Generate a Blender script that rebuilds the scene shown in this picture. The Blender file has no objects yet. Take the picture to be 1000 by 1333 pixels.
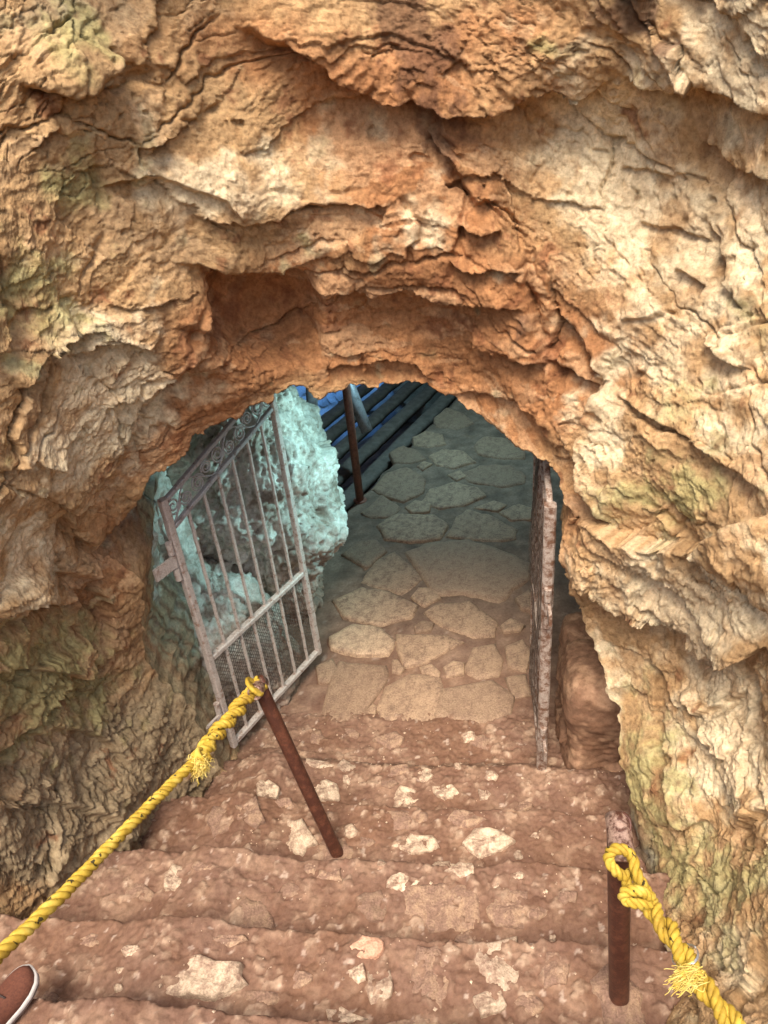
import bpy, bmesh, math, random
import numpy as np
from mathutils import Vector, Matrix

# ------------------------------------------------------------------ camera, sky, sun, exposure
sc = bpy.context.scene
F, CX, CY = 950.0, 500.0, 666.5                 # focal length and centre of the 1000 x 1333 photograph
_d = np.array([165.0, 1533.5, F]); _d /= np.linalg.norm(_d)
_u = -_d
_z = np.array([0, 0, 1.0]); _Y = _z - _z.dot(_u) * _u; _Y /= np.linalg.norm(_Y)
_X = np.cross(_Y, _u)
R = np.stack([_X, _Y, _u])                      # camera axes (right, down, forward) -> world
CAM = np.array([0, 0, 2.7])
cd = bpy.data.cameras.new('camera'); cam = bpy.data.objects.new('camera', cd)
sc.collection.objects.link(cam)
M = np.eye(4); M[:3, 0] = R[:, 0]; M[:3, 1] = -R[:, 1]; M[:3, 2] = -R[:, 2]; M[:3, 3] = CAM
cam.matrix_world = Matrix(M.tolist())
cd.sensor_fit = 'VERTICAL'; cd.sensor_height = 36.0; cd.lens = 36.0 * F / 1333.0
cd.clip_start = 0.02; cd.clip_end = 500
sc.camera = cam

SUN_EL, SUN_AZ = 62.0, 196.0                    # azimuth clockwise from +Y: behind the camera, to its left
wd = bpy.data.worlds.new('World'); sc.world = wd; wd.use_nodes = True
nt = wd.node_tree; nt.nodes.clear()
sky = nt.nodes.new('ShaderNodeTexSky'); sky.sky_type = 'NISHITA'; sky.sun_disc = False
sky.sun_elevation = math.radians(SUN_EL); sky.sun_rotation = math.radians(SUN_AZ)
sky.air_density = 1.0; sky.dust_density = 5.0; sky.ozone_density = 0.6
bg = nt.nodes.new('ShaderNodeBackground'); bg.inputs[1].default_value = 0.14
out = nt.nodes.new('ShaderNodeOutputWorld')
nt.links.new(sky.outputs[0], bg.inputs[0]); nt.links.new(bg.outputs[0], out.inputs[0])
sl = bpy.data.lights.new('sun', 'SUN'); sl.energy = 2.6; sl.angle = math.radians(32); sl.color = (1.0, 0.93, 0.82)
so = bpy.data.objects.new('sun', sl); sc.collection.objects.link(so)
_e, _a = math.radians(SUN_EL), math.radians(SUN_AZ)
sdir = Vector((math.sin(_a) * math.cos(_e), math.cos(_a) * math.cos(_e), math.sin(_e)))
so.rotation_euler = sdir.to_track_quat('Z', 'Y').to_euler(); so.location = sdir * 30
sc.view_settings.view_transform = 'Standard'; sc.view_settings.look = 'None'
sc.view_settings.exposure = 0.82; sc.view_settings.gamma = 1.0; sc.view_settings.use_curve_mapping = False
sc.cycles.use_denoising = True
sc.cycles.max_bounces = 8; sc.cycles.diffuse_bounces = 5
sc.render.film_transparent = False

rng = np.random.default_rng(7); random.seed(7)

# ------------------------------------------------------------------ measuring the photograph
def rays(px, py):
    v = np.stack([(np.asarray(px, float) - CX) / F, (np.asarray(py, float) - CY) / F, np.ones_like(np.asarray(px, float))], -1)
    return v @ R.T
def at_z(px, py, z):
    r = rays(px, py); return CAM + r * ((z - CAM[2]) / r[..., 2])[..., None]
def at_y(px, py, y):
    r = rays(px, py); return CAM + r * (y / r[..., 1])[..., None]
def at_d(px, py, d):
    r = rays(px, py); return CAM + r * np.asarray(d, float)[..., None]
def near_vertical(px, py, base):
    """point on a sight line nearest to the plumb line through base"""
    r = rays(px, py); t = (r[0] * (base[0] - CAM[0]) + r[1] * (base[1] - CAM[1])) / (r[0] ** 2 + r[1] ** 2)
    return CAM + r * t

# ------------------------------------------------------------------ noise
_G = rng.normal(size=(256, 3)); _G /= np.linalg.norm(_G, axis=1)[:, None]; _G = _G.astype(np.float32)
_RV = rng.random((65536, 4)).astype(np.float32)
def _hash(ix, iy, iz, seed):
    h = (ix.astype(np.uint32) * np.uint32(374761393) + iy.astype(np.uint32) * np.uint32(668265263)
         + iz.astype(np.uint32) * np.uint32(2147483647) + np.uint32((seed * 1274126177) & 0xffffffff))
    h = (h ^ (h >> np.uint32(13))) * np.uint32(1274126177)
    h = (h ^ (h >> np.uint32(16))) * np.uint32(2246822519)
    return h ^ (h >> np.uint32(15))
def perlin(p, seed=0):
    p = np.asarray(p, np.float32); i = np.floor(p).astype(np.int32); f = p - i
    w = f * f * f * (f * (f * 6 - 15) + 10); o = np.zeros(p.shape[:-1], np.float32)
    for a in (0, 1):
        wa = w[..., 0] if a else 1 - w[..., 0]
        for b in (0, 1):
            wb = w[..., 1] if b else 1 - w[..., 1]
            for c in (0, 1):
                wc = w[..., 2] if c else 1 - w[..., 2]
                g = _G[_hash(i[..., 0] + a, i[..., 1] + b, i[..., 2] + c, seed) & np.uint32(255)]
                dd = g[..., 0] * (f[..., 0] - a) + g[..., 1] * (f[..., 1] - b) + g[..., 2] * (f[..., 2] - c)
                o += wa * wb * wc * dd
    return o * 1.5
def fbm(p, octv=4, seed=0, gain=0.5, lac=2.03):
    p = np.asarray(p, np.float32); o = 0; a = 1.0
    for k in range(octv):
        o = o + a * perlin(p, seed + k * 17); p = p * lac + 3.7; a *= gain
    return o
def ridged(p, octv=4, seed=0):
    p = np.asarray(p, np.float32); o = 0; a = 1.0
    for k in range(octv):
        o = o + a * (1 - 2 * np.abs(perlin(p, seed + k * 13))); p = p * 2.07 + 1.3; a *= 0.5
    return o / 1.9
def chunk(p, seed=0, tilt=0.8, hvar=0.6):
    """broken-rock facets: upper envelope of tilted random pieces; returns height, crease depth, random value of the piece"""
    p = np.asarray(p, np.float32); i = np.floor(p).astype(np.int32); f = p - i
    sh = p.shape[:-1]
    best = np.full(sh, -9, np.float32); sec = np.full(sh, -9, np.float32); bid = np.zeros(sh, np.float32)
    for a in (-1, 0, 1):
        for b in (-1, 0, 1):
            for c in (-1, 0, 1):
                h = _hash(i[..., 0] + a, i[..., 1] + b, i[..., 2] + c, seed)
                rv = _RV[h & np.uint32(65535)]; g = _G[(h >> np.uint32(16)) & np.uint32(255)]
                dx = f[..., 0] - a - rv[..., 0]; dy = f[..., 1] - b - rv[..., 1]; dz = f[..., 2] - c - rv[..., 2]
                v = hvar * rv[..., 3] + tilt * (g[..., 0] * dx + g[..., 1] * dy + g[..., 2] * dz) - (dx * dx + dy * dy + dz * dz)
                m = v > best
                sec = np.where(m, best, np.maximum(sec, v)); best = np.where(m, v, best); bid = np.where(m, rv[..., 2], bid)
    return best, best - sec, bid
def plates(p, seed=0, tilt=0.9, hvar=1.0, lean=0.0):
    """flat broken faces: each Voronoi cell is one tilted plane with a step at its rim; returns height, distance to the rim, random value"""
    p = np.asarray(p, np.float32); i = np.floor(p).astype(np.int32); f = p - i; sh = p.shape[:-1]
    f1 = np.full(sh, 9, np.float32); f2 = np.full(sh, 9, np.float32); val = np.zeros(sh, np.float32); bid = np.zeros(sh, np.float32)
    for a in (-1, 0, 1):
        for b in (-1, 0, 1):
            for c in (-1, 0, 1):
                h = _hash(i[..., 0] + a, i[..., 1] + b, i[..., 2] + c, seed)
                rv = _RV[h & np.uint32(65535)]; g = _G[(h >> np.uint32(16)) & np.uint32(255)]
                dx = f[..., 0] - a - rv[..., 0]; dy = f[..., 1] - b - rv[..., 1]; dz = f[..., 2] - c - rv[..., 2]
                d = dx * dx + dy * dy + dz * dz; m = d < f1
                f2 = np.where(m, f1, np.minimum(f2, d)); f1 = np.where(m, d, f1); bid = np.where(m, rv[..., 2], bid)
                val = np.where(m, hvar * (rv[..., 3] - 0.5) + tilt * (g[..., 0] * dx + g[..., 1] * dy + g[..., 2] * dz) - lean * dz, val)
    return val, np.sqrt(f2) - np.sqrt(f1), bid
def sstep(a, b, x):
    t = np.clip((x - a) / (b - a), 0, 1); return t * t * (3 - 2 * t)

# ------------------------------------------------------------------ mesh helpers
COL = sc.collection
def mesh_obj(name, verts, faces, mat, parent=None, smooth=True, col=None):
    me = bpy.data.meshes.new(name)
    if isinstance(faces, np.ndarray):
        n, k = faces.shape
        me.vertices.add(len(verts)); me.vertices.foreach_set('co', np.asarray(verts, np.float32).ravel())
        me.loops.add(n * k); me.loops.foreach_set('vertex_index', faces.astype(np.int32).ravel())
        me.polygons.add(n); me.polygons.foreach_set('loop_start', np.arange(0, n * k, k, dtype=np.int32))
        me.update(calc_edges=True)
    else:
        me.from_pydata([tuple(map(float, v)) for v in verts], [], faces); me.update()
    if smooth: me.polygons.foreach_set('use_smooth', np.ones(len(me.polygons), bool))
    if col is not None:
        a = me.color_attributes.new('tint', 'FLOAT_COLOR', 'POINT')
        c = np.ones((len(verts), 4), np.float32); c[:, :3] = col; a.data.foreach_set('color', c.ravel())
    if mat: me.materials.append(mat)
    o = bpy.data.objects.new(name, me); COL.objects.link(o)
    if parent: o.parent = parent
    return o
def empty(name, loc=(0, 0, 0)):
    o = bpy.data.objects.new(name, None); COL.objects.link(o); o.location = loc; o.empty_display_size = 0.05
    return o
def tag(o, label=None, cat=None, group=None, kind=None):
    if label: o['label'] = label
    if cat: o['category'] = cat
    if group: o['group'] = group
    if kind: o['kind'] = kind
    return o
def grid_faces(nr, ncol, closed=False):
    r = np.arange(nr - 1)[:, None]; c = np.arange(ncol if closed else ncol - 1)[None]
    c2 = (c + 1) % ncol
    return np.stack([r * ncol + c, r * ncol + c2, (r + 1) * ncol + c2, (r + 1) * ncol + c], -1).reshape(-1, 4)
class MB:
    def __init__(s): s.v = []; s.f = []
    def add(s, v, f):
        b = len(s.v); s.v += [tuple(map(float, x)) for x in v]; s.f += [tuple(int(i) + b for i in q) for q in f]
    def box(s, c, ax, ay, az):
        c, ax, ay, az = (np.array(x, float) for x in (c, ax, ay, az))
        v = [c + i * ax + j * ay + k * az for i in (-1, 1) for j in (-1, 1) for k in (-1, 1)]
        s.add(v, [(0, 1, 3, 2), (4, 6, 7, 5), (0, 4, 5, 1), (2, 3, 7, 6), (0, 2, 6, 4), (1, 5, 7, 3)])
    def bar(s, a, b, w, t, wdir):
        """flat or square bar from a to b; w across wdir, t the other way"""
        a, b = np.array(a, float), np.array(b, float); d = b - a; l = np.linalg.norm(d); d /= l
        wv = np.array(wdir, float); wv -= wv.dot(d) * d; wv /= np.linalg.norm(wv); tv = np.cross(d, wv)
        bev = 0.15 * min(w, t)
        prof = [(-w/2+bev, -t/2), (w/2-bev, -t/2), (w/2, -t/2+bev), (w/2, t/2-bev), (w/2-bev, t/2), (-w/2+bev, t/2), (-w/2, t/2-bev), (-w/2, -t/2+bev)]
        n = max(2, int(l / 0.03)); v = []; f = []
        for k in range(n):
            p = a + d * l * k / (n - 1)
            j = 0.0 if k in (0, n - 1) else 1.0
            p = p + wv * random.gauss(0, 0.0006) * j + tv * random.gauss(0, 0.0006) * j
            v += [p + wv * x + tv * y for x, y in prof]
        for k in range(n - 1):
            for i in range(8): f.append((k*8+i, k*8+(i+1) % 8, (k+1)*8+(i+1) % 8, (k+1)*8+i))
        f.append(tuple(range(7, -1, -1))); f.append(tuple(range((n-1)*8, n*8)))
        s.add(v, f)
    def tube(s, pts, rad, sides=8, caps=True):
        pts = np.asarray(pts, float); n = len(pts); rad = np.broadcast_to(np.asarray(rad, float), (n,))
        t = np.gradient(pts, axis=0); t /= np.linalg.norm(t, axis=1)[:, None]
        ref = np.array([0, 0, 1.0]) if abs(t[0][2]) < 0.9 else np.array([1.0, 0, 0])
        nn = ref - ref.dot(t[0]) * t[0]; nn /= np.linalg.norm(nn); v = []; f = []
        for k in range(n):
            nn = nn - nn.dot(t[k]) * t[k]; nn /= np.linalg.norm(nn); bb = np.cross(t[k], nn)
            for i in range(sides):
                a = 2 * math.pi * i / sides; v.append(pts[k] + rad[k] * (math.cos(a) * nn + math.sin(a) * bb))
        for k in range(n - 1):
            for i in range(sides): f.append((k*sides+i, k*sides+(i+1) % sides, (k+1)*sides+(i+1) % sides, (k+1)*sides+i))
        if caps: f.append(tuple(range(sides-1, -1, -1))); f.append(tuple(range((n-1)*sides, n*sides)))
        s.add(v, f)
    def pipe(s, a, b, ro, ri, sides=20, n=12, cut=None):
        """open hollow pipe"""
        a, b = np.array(a, float), np.array(b, float); d = b - a; l = np.linalg.norm(d); d /= l
        ref = np.array([1.0, 0, 0]) if abs(d[0]) < 0.8 else np.array([0, 1.0, 0])
        nn = ref - ref.dot(d) * d; nn /= np.linalg.norm(nn); bb = np.cross(d, nn); v = []
        rows = [(k / (n - 1), ro) for k in range(n)] + [(1.0, ri), (0.7, ri), (0.3, ri), (0.0, ri)]
        for u, rr in rows:
            for i in range(sides):
                th = 2 * math.pi * i / sides; e = 0
                if cut is not None and u == 1.0: e = cut * math.cos(th - 0.6)
                v.append(a + d * (l * u + e) + rr * (math.cos(th) * nn + math.sin(th) * bb))
        m = len(rows); f = []
        for k in range(m):
            k2 = (k + 1) % m
            for i in range(sides): f.append((k*sides+i, k*sides+(i+1) % sides, k2*sides+(i+1) % sides, k2*sides+i))
        s.add(v, f)
    def build(s, name, mat, parent=None, smooth=True):
        return mesh_obj(name, s.v, s.f, mat, parent, smooth)

# ------------------------------------------------------------------ materials
def newmat(name):
    m = bpy.data.materials.new(name); m.use_nodes = True; n = m.node_tree.nodes; l = m.node_tree.links
    b = n['Principled BSDF']; return m, n, l, b
def noise_node(n, l, scale, detail=6, rough=0.6, vec=None):
    t = n.new('ShaderNodeTexNoise'); t.inputs['Scale'].default_value = scale; t.inputs['Detail'].default_value = detail
    t.inputs['Roughness'].default_value = rough
    if vec: l.new(vec, t.inputs['Vector'])
    return t
def ramp(n, l, fac, stops):
    r = n.new('ShaderNodeValToRGB'); e = r.color_ramp.elements
    while len(e) < len(stops): e.new(0.5)
    for k, (p, c) in enumerate(stops): e[k].position = p; e[k].color = (*c, 1)
    l.new(fac, r.inputs[0]); return r
def mix(n, l, mode, fac, a, b):
    m = n.new('ShaderNodeMix'); m.data_type = 'RGBA'; m.blend_type = mode
    for sock, val in ((m.inputs[0], fac), (m.inputs[6], a), (m.inputs[7], b)):
        if hasattr(val, 'is_linked') or hasattr(val, 'links'): l.new(val, sock)
        elif isinstance(val, (int, float)): sock.default_value = val
        else: sock.default_value = (*val, 1)
    return m.outputs[2]
def bump(n, l, h, strength, dist, prev=None):
    b = n.new('ShaderNodeBump'); b.inputs['Strength'].default_value = strength; b.inputs['Distance'].default_value = dist
    l.new(h, b.inputs['Height'])
    if prev: l.new(prev, b.inputs['Normal'])
    return b.outputs[0]
def tinted(name, rough=0.88, bstr=0.6, fine=90.0, dark=(0.6, 0.52, 0.46), light=(1.3, 1.3, 1.28), amp=0.004):
    """mineral surface: vertex tint (stone colour) times procedural grain, with fine relief"""
    m, n, l, b = newmat(name)
    co = n.new('ShaderNodeTexCoord').outputs['Object']
    at = n.new('ShaderNodeAttribute'); at.attribute_name = 'tint'
    g = noise_node(n, l, fine, 8, 0.7, co); r = ramp(n, l, g.outputs[0], [(0.3, dark), (0.5, (1, 1, 1)), (0.72, light)])
    c = mix(n, l, 'MULTIPLY', 0.85, at.outputs['Color'], r.outputs[0])
    g2 = noise_node(n, l, fine * 0.22, 5, 0.6, co); r2 = ramp(n, l, g2.outputs[0], [(0.3, (0.8, 0.74, 0.68)), (0.55, (1, 1, 1)), (0.75, (1.12, 1.12, 1.1))])
    c = mix(n, l, 'MULTIPLY', 0.8, c, r2.outputs[0])
    l.new(c, b.inputs['Base Color']); b.inputs['Roughness'].default_value = rough
    b.inputs['Specular IOR Level'].default_value = 0.3
    n1 = bump(n, l, g.outputs[0], bstr, amp)
    g3 = noise_node(n, l, fine * 3.1, 4, 0.6, co); n2 = bump(n, l, g3.outputs[0], bstr * 0.6, amp * 0.35, n1)
    l.new(n2, b.inputs['Normal']); return m
M_rock = tinted('limestone', 0.9, 0.9, 75.0, (0.56, 0.47, 0.40), (1.40, 1.40, 1.37), 0.008)
M_dirt = tinted('packed_earth', 0.8, 0.7, 60.0, (0.68, 0.6, 0.56), (1.35, 1.33, 1.3), 0.005)
M_cave = tinted('cave_rock', 0.85, 0.6, 60.0)
def stone_mat(name, base, dirt, rough=0.8, cover=0.5):
    m, n, l, b = newmat(name); co = n.new('ShaderNodeTexCoord').outputs['Object']
    oi = n.new('ShaderNodeObjectInfo')
    g = noise_node(n, l, 28, 8, 0.72, co); f = ramp(n, l, g.outputs[0], [(cover - 0.1, (1, 1, 1)), (cover + 0.1, (0, 0, 0))])
    g2 = noise_node(n, l, 130, 5, 0.7, co); r2 = ramp(n, l, g2.outputs[0], [(0.32, (0.62, 0.57, 0.5)), (0.6, (1.15, 1.15, 1.12))])
    hv = ramp(n, l, oi.outputs['Random'], [(0.0, (0.72, 0.68, 0.64)), (0.5, (1, 0.95, 0.88)), (1.0, (1.18, 1.15, 1.08))])
    c = mix(n, l, 'MULTIPLY', 1.0, base, hv.outputs[0])
    c = mix(n, l, 'MIX', f.outputs[0], c, dirt); c = mix(n, l, 'MULTIPLY', 0.9, c, r2.outputs[0])
    l.new(c, b.inputs['Base Color']); b.inputs['Roughness'].default_value = rough
    v = n.new('ShaderNodeTexVoronoi'); v.inputs['Scale'].default_value = 120; l.new(co, v.inputs['Vector'])
    n1 = bump(n, l, g.outputs[0], 0.8, 0.012); n2 = bump(n, l, g2.outputs[0], 0.7, 0.003, n1); n3 = bump(n, l, v.outputs[0], 0.3, 0.003, n2)
    l.new(n3, b.inputs['Normal']); return m
M_flag = stone_mat('flagstone', (0.42, 0.295, 0.205), (0.23, 0.142, 0.095), 0.7, 0.47)
M_flag_pale = stone_mat('pale_flagstone', (0.52, 0.38, 0.27), (0.27, 0.17, 0.115), 0.7, 0.45)
M_pale = stone_mat('pale_limestone', (0.68, 0.55, 0.43), (0.27, 0.165, 0.115), 0.75, 0.485)
M_dull = stone_mat('muddy_limestone', (0.42, 0.29, 0.20), (0.26, 0.155, 0.11), 0.8, 0.55)
M_pink = stone_mat('pinkish_limestone', (0.60, 0.36, 0.26), (0.36, 0.2, 0.14), 0.7, 0.38)
def metal_mat(name, paint, rust, cover, metallic=0.1, rough=0.55, scale=40):
    m, n, l, b = newmat(name); co = n.new('ShaderNodeTexCoord').outputs['Object']
    g = noise_node(n, l, scale, 8, 0.7, co); f = ramp(n, l, g.outputs[0], [(cover - 0.06, (1, 1, 1)), (cover + 0.08, (0, 0, 0))])
    g2 = noise_node(n, l, scale * 5, 4, 0.6, co); r2 = ramp(n, l, g2.outputs[0], [(0.3, (0.7, 0.68, 0.66)), (0.65, (1.15, 1.15, 1.15))])
    c = mix(n, l, 'MIX', f.outputs[0], paint, rust); c = mix(n, l, 'MULTIPLY', 0.8, c, r2.outputs[0])
    l.new(c, b.inputs['Base Color']); b.inputs['Metallic'].default_value = metallic; b.inputs['Roughness'].default_value = rough
    l.new(bump(n, l, g2.outputs[0], 0.4, 0.0015, bump(n, l, g.outputs[0], 0.4, 0.002)), b.inputs['Normal']); return m
M_gate = metal_mat('dusty_gate_paint', (0.56, 0.49, 0.43), (0.30, 0.19, 0.14), 0.41)
M_gate2 = metal_mat('chipped_gate_paint', (0.43, 0.35, 0.29), (0.17, 0.085, 0.05), 0.48, 0.1, 0.6, 34)
M_iron = metal_mat('dark_forged_iron', (0.42, 0.40, 0.38), (0.22, 0.15, 0.12), 0.40)
M_rust = metal_mat('rusted_brown_pipe', (0.085, 0.030, 0.018), (0.15, 0.055, 0.03), 0.45, 0.2, 0.5, 30)
M_worn = metal_mat('worn_pipe_end', (0.42, 0.28, 0.21), (0.10, 0.04, 0.025), 0.48, 0.3, 0.4, 60)
M_post2 = metal_mat('brown_cave_post', (0.34, 0.15, 0.10), (0.22, 0.10, 0.07), 0.45, 0.2, 0.5, 30)
M_greypipe = metal_mat('grey_pipe', (0.45, 0.46, 0.48), (0.25, 0.24, 0.24), 0.42, 0.2, 0.5, 30)
M_wire = metal_mat('wire', (0.20, 0.16, 0.13), (0.11, 0.07, 0.05), 0.5, 0.3, 0.5, 30)
M_steelwire = metal_mat('steel_wire', (0.55, 0.55, 0.55), (0.4, 0.4, 0.4), 0.4, 0.8, 0.35, 30)
def rope_mat():
    m, n, l, b = newmat('yellow_fibre_rope'); co = n.new('ShaderNodeTexCoord').outputs['Object']
    g = noise_node(n, l, 22, 5, 0.6, co); r = ramp(n, l, g.outputs[0], [(0.3, (0.27, 0.16, 0.018)), (0.5, (0.47, 0.31, 0.035)), (0.7, (0.64, 0.48, 0.10))])
    k = noise_node(n, l, 55, 2, 0.5, co); kf = ramp(n, l, k.outputs[0], [(0.65, (0, 0, 0)), (0.68, (1, 1, 1))])
    c = mix(n, l, 'MIX', kf.outputs[0], r.outputs[0], (0.05, 0.035, 0.01))
    l.new(c, b.inputs['Base Color']); b.inputs['Roughness'].default_value = 0.68
    b.inputs['Specular IOR Level'].default_value = 0.3
    h = noise_node(n, l, 420, 3, 0.6, co); l.new(bump(n, l, h.outputs[0], 0.6, 0.0015), b.inputs['Normal']); return m
M_rope = rope_mat()
def fray_mat():
    m, n, l, b = newmat('frayed_yellow_fibre'); co = n.new('ShaderNodeTexCoord').outputs['Object']
    g = noise_node(n, l, 60, 3, 0.6, co); r = ramp(n, l, g.outputs[0], [(0.3, (0.62, 0.42, 0.04)), (0.7, (0.85, 0.68, 0.22))])
    l.new(r.outputs[0], b.inputs['Base Color']); b.inputs['Roughness'].default_value = 0.6; return m
M_fray = fray_mat()
def plain_mat(name, c1, c2, scale, rough=0.7, bs=0.3, bd=0.001):
    m, n, l, b = newmat(name); co = n.new('ShaderNodeTexCoord').outputs['Object']
    g = noise_node(n, l, scale, 5, 0.6, co); r = ramp(n, l, g.outputs[0], [(0.35, c1), (0.65, c2)])
    l.new(r.outputs[0], b.inputs['Base Color']); b.inputs['Roughness'].default_value = rough
    l.new(bump(n, l, g.outputs[0], bs, bd), b.inputs['Normal']); return m
M_suede = plain_mat('brown_suede', (0.11, 0.036, 0.02), (0.165, 0.056, 0.03), 160, 0.85)
M_sole = plain_mat('grey_white_rubber', (0.45, 0.41, 0.37), (0.58, 0.54, 0.5), 60, 0.6)
M_lining = plain_mat('dark_shoe_lining', (0.05, 0.03, 0.025), (0.08, 0.05, 0.04), 90, 0.9)
M_housing = plain_mat('black_lamp_housing', (0.02, 0.02, 0.02), (0.04, 0.04, 0.04), 50, 0.5)
M_twig = plain_mat('dry_twig', (0.16, 0.09, 0.05), (0.3, 0.2, 0.12), 120, 0.9)
def glow(name, c, s):
    m, n, l, b = newmat(name); b.inputs['Base Color'].default_value = (*c, 1)
    b.inputs['Emission Color'].default_value = (*c, 1); b.inputs['Emission Strength'].default_value = s; return m

# ------------------------------------------------------------------ stairs and cave floor
YAW = math.radians(9.0)
AX = np.array([math.sin(YAW), math.cos(YAW)]); LX = np.array([math.cos(YAW), -math.sin(YAW)])
NOSE = [(-1.48, 1.73), (-1.14, 1.57), (-0.80, 1.41), (-0.47, 1.25), (-0.13, 1.09), (0.21, 0.93), (0.55, 0.77), (0.885, 0.61), (1.192, 0.45),
        (1.533, 0.29), (1.87, 0.13), (2.19, 0.0), (2.54, -0.088)]
FLOOR_Z = -0.10
def stair_height(X, Y, fine=True):
    X = np.asarray(X, float); Y = np.asarray(Y, float)
    q = X * AX[0] + Y * AX[1]; p = X * LX[0] + Y * LX[1]
    P = np.stack([p, q, np.zeros_like(p)], -1)
    qq = q + 0.022 * fbm(P * np.array([2.2, 0.7, 1]) + 5, 3, 3) + 0.010 * fbm(P * np.array([11, 4, 1]) + 9, 3, 21)
    z = np.full_like(q, NOSE[0][1] + 0.0)
    for k, (qn, zn) in enumerate(NOSE):
        zn2 = NOSE[k + 1][1] if k + 1 < len(NOSE) else FLOOR_Z
        w = 0.02 if k < 11 else 0.05
        z = z - (zn - zn2) * sstep(qn - w * 0.75, qn + w * 1.5, qq)
        z = z - 0.005 * np.exp(-((qq - qn - 0.07) / 0.06) ** 2)
    z = z + 0.011 * fbm(P * 3.1 + 2, 3, 31) + 0.008 * fbm(P * 12 + 4, 4, 41) + 0.05 * np.exp(-((p + 0.99) / 0.14) ** 2) * (q > 0.3) * (q < 2.3)
    if fine:
        z = z + 0.0055 * fbm(P * 45, 3, 51) + 0.006 * np.maximum(0, chunk(P * np.array([16, 16, 1]) + 0.5, 61, 0.7, 0.8)[0] - 0.25) + 0.004 * fbm(P * 90, 2, 57)
        v_, e_, i_ = plates(P * np.array([21, 21, 0.01]) + 0.35 * fbm(P * 30, 2, 58)[..., None], 63, 0.5, 0.6); z = z + sstep(0.62, 0.66, i_ + 0.15 * fbm(P * 3, 2, 59)) * sstep(0.04, 0.22, e_) * (0.007 + 0.006 * v_)
    return z
def stair_color(X, Y):
    P = np.stack([X, Y, np.zeros_like(X)], -1)
    a = fbm(P * 2.3 + 11, 4, 71); b = fbm(P * 9 + 2, 4, 81); c = fbm(P * 30, 3, 91)
    base = np.array([0.182, 0.096, 0.058]); mud = np.array([0.165, 0.085, 0.055]); tan = np.array([0.29, 0.18, 0.118]); mauve = np.array([0.20, 0.114, 0.077])
    q = X * AX[0] + Y * AX[1]
    col = base + (mauve - base) * np.clip(0.5 + a, 0, 1)[..., None]
    col = col + (tan - col) * (sstep(0.10, 0.55, b + 0.35 * a) * 0.75)[..., None]
    col = col + (mud - col) * (sstep(0.15, 0.6, -b + 0.3 * c) * 0.6)[..., None]
    col = col + (np.array([0.62, 0.5, 0.4]) - col) * (sstep(0.58, 0.70, c) * 0.5)[..., None]
    pq = np.stack([X * LX[0] + Y * LX[1], q, np.zeros_like(q)], -1)
    v_, e_, i_ = plates(pq * np.array([21, 21, 0.01]) + 0.35 * fbm(pq * 30, 2, 58)[..., None], 63, 0.5, 0.6)
    st = sstep(0.62, 0.66, i_ + 0.15 * fbm(pq * 3, 2, 59)) * sstep(0.06, 0.2, e_) * sstep(2.7, 2.4, q) * (0.10 + 0.42 * sstep(-0.2, 0.4, b + c))
    col = col + (np.array([0.43, 0.31, 0.215]) * (0.8 + 0.4 * i_[..., None]) - col) * st[..., None]
    inn = sstep(2.3, 4.2, q)[..., None]; col = col * (1 - inn) + inn * np.array([0.22, 0.155, 0.11]) * (1 + 0.5 * b[..., None])
    return np.clip(col, 0.01, 1).astype(np.float32)
def sheet(name, p0, p1, q0, q1, step, mat, kind='structure'):
    p = np.arange(p0, p1 + 1e-6, step); q = np.arange(q0, q1 + 1e-6, step)
    pp, qq = np.meshgrid(p, q); X = pp * LX[0] + qq * AX[0]; Y = pp * LX[1] + qq * AX[1]
    Z = stair_height(X, Y, step < 0.02); v = np.stack([X, Y, Z], -1).reshape(-1, 3)
    o = mesh_obj(name, v, grid_faces(len(q), len(p)), mat, None, True, stair_color(X, Y).reshape(-1, 3))
    o['kind'] = kind; return o
stairs = sheet('stairs', -1.7, 1.6, 0.35, 2.56, 0.006, M_dirt)
steps_up = sheet('upper_stairs', -2.6, 2.4, -2.2, 0.345, 0.03, M_dirt)

# floor of the passage; its left edge is where steps go down into the blue-lit chamber
EDGE_A, EDGE_B = np.array([-0.20, 4.72]), np.array([0.86, 6.55])
ED = (EDGE_B - EDGE_A) / np.linalg.norm(EDGE_B - EDGE_A); EN = np.array([-ED[1], ED[0]])
def floor_height(X, Y, detail=True):
    P = np.stack([X, Y, np.zeros_like(X)], -1)
    z = FLOOR_Z + 0.008 * fbm(P * 1.7, 3, 33) + 0.005 * fbm(P * 9, 4, 44)
    if detail: z = z + 0.004 * fbm(P * 40, 3, 55)
    dn = (X - EDGE_A[0]) * EN[0] + (Y - EDGE_A[1]) * EN[1] + 0.03 * perlin(P * 4, 5)
    al = (X - EDGE_A[0]) * ED[0] + (Y - EDGE_A[1]) * ED[1]
    act = sstep(-0.25, 0.0, al)
    z = z - act * (0.62 * sstep(0.0, 0.05, dn) + 0.40 * np.clip(dn, 0, 3.2))
    return z
xs = np.arange(-3.0, 2.2, 0.02); ys = np.arange(2.3, 9.3, 0.02)
xx, yy = np.meshgrid(xs, ys)
zz = floor_height(xx, yy); qf = xx * AX[0] + yy * AX[1]
zz = np.where(qf < 2.52, zz - 0.15, zz)
cave_floor = mesh_obj('cave_floor', np.stack([xx, yy, zz], -1).reshape(-1, 3), grid_faces(len(ys), len(xs)), M_dirt, None, True,
                      stair_color(xx, yy).reshape(-1, 3)); cave_floor['kind'] = 'structure'

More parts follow.
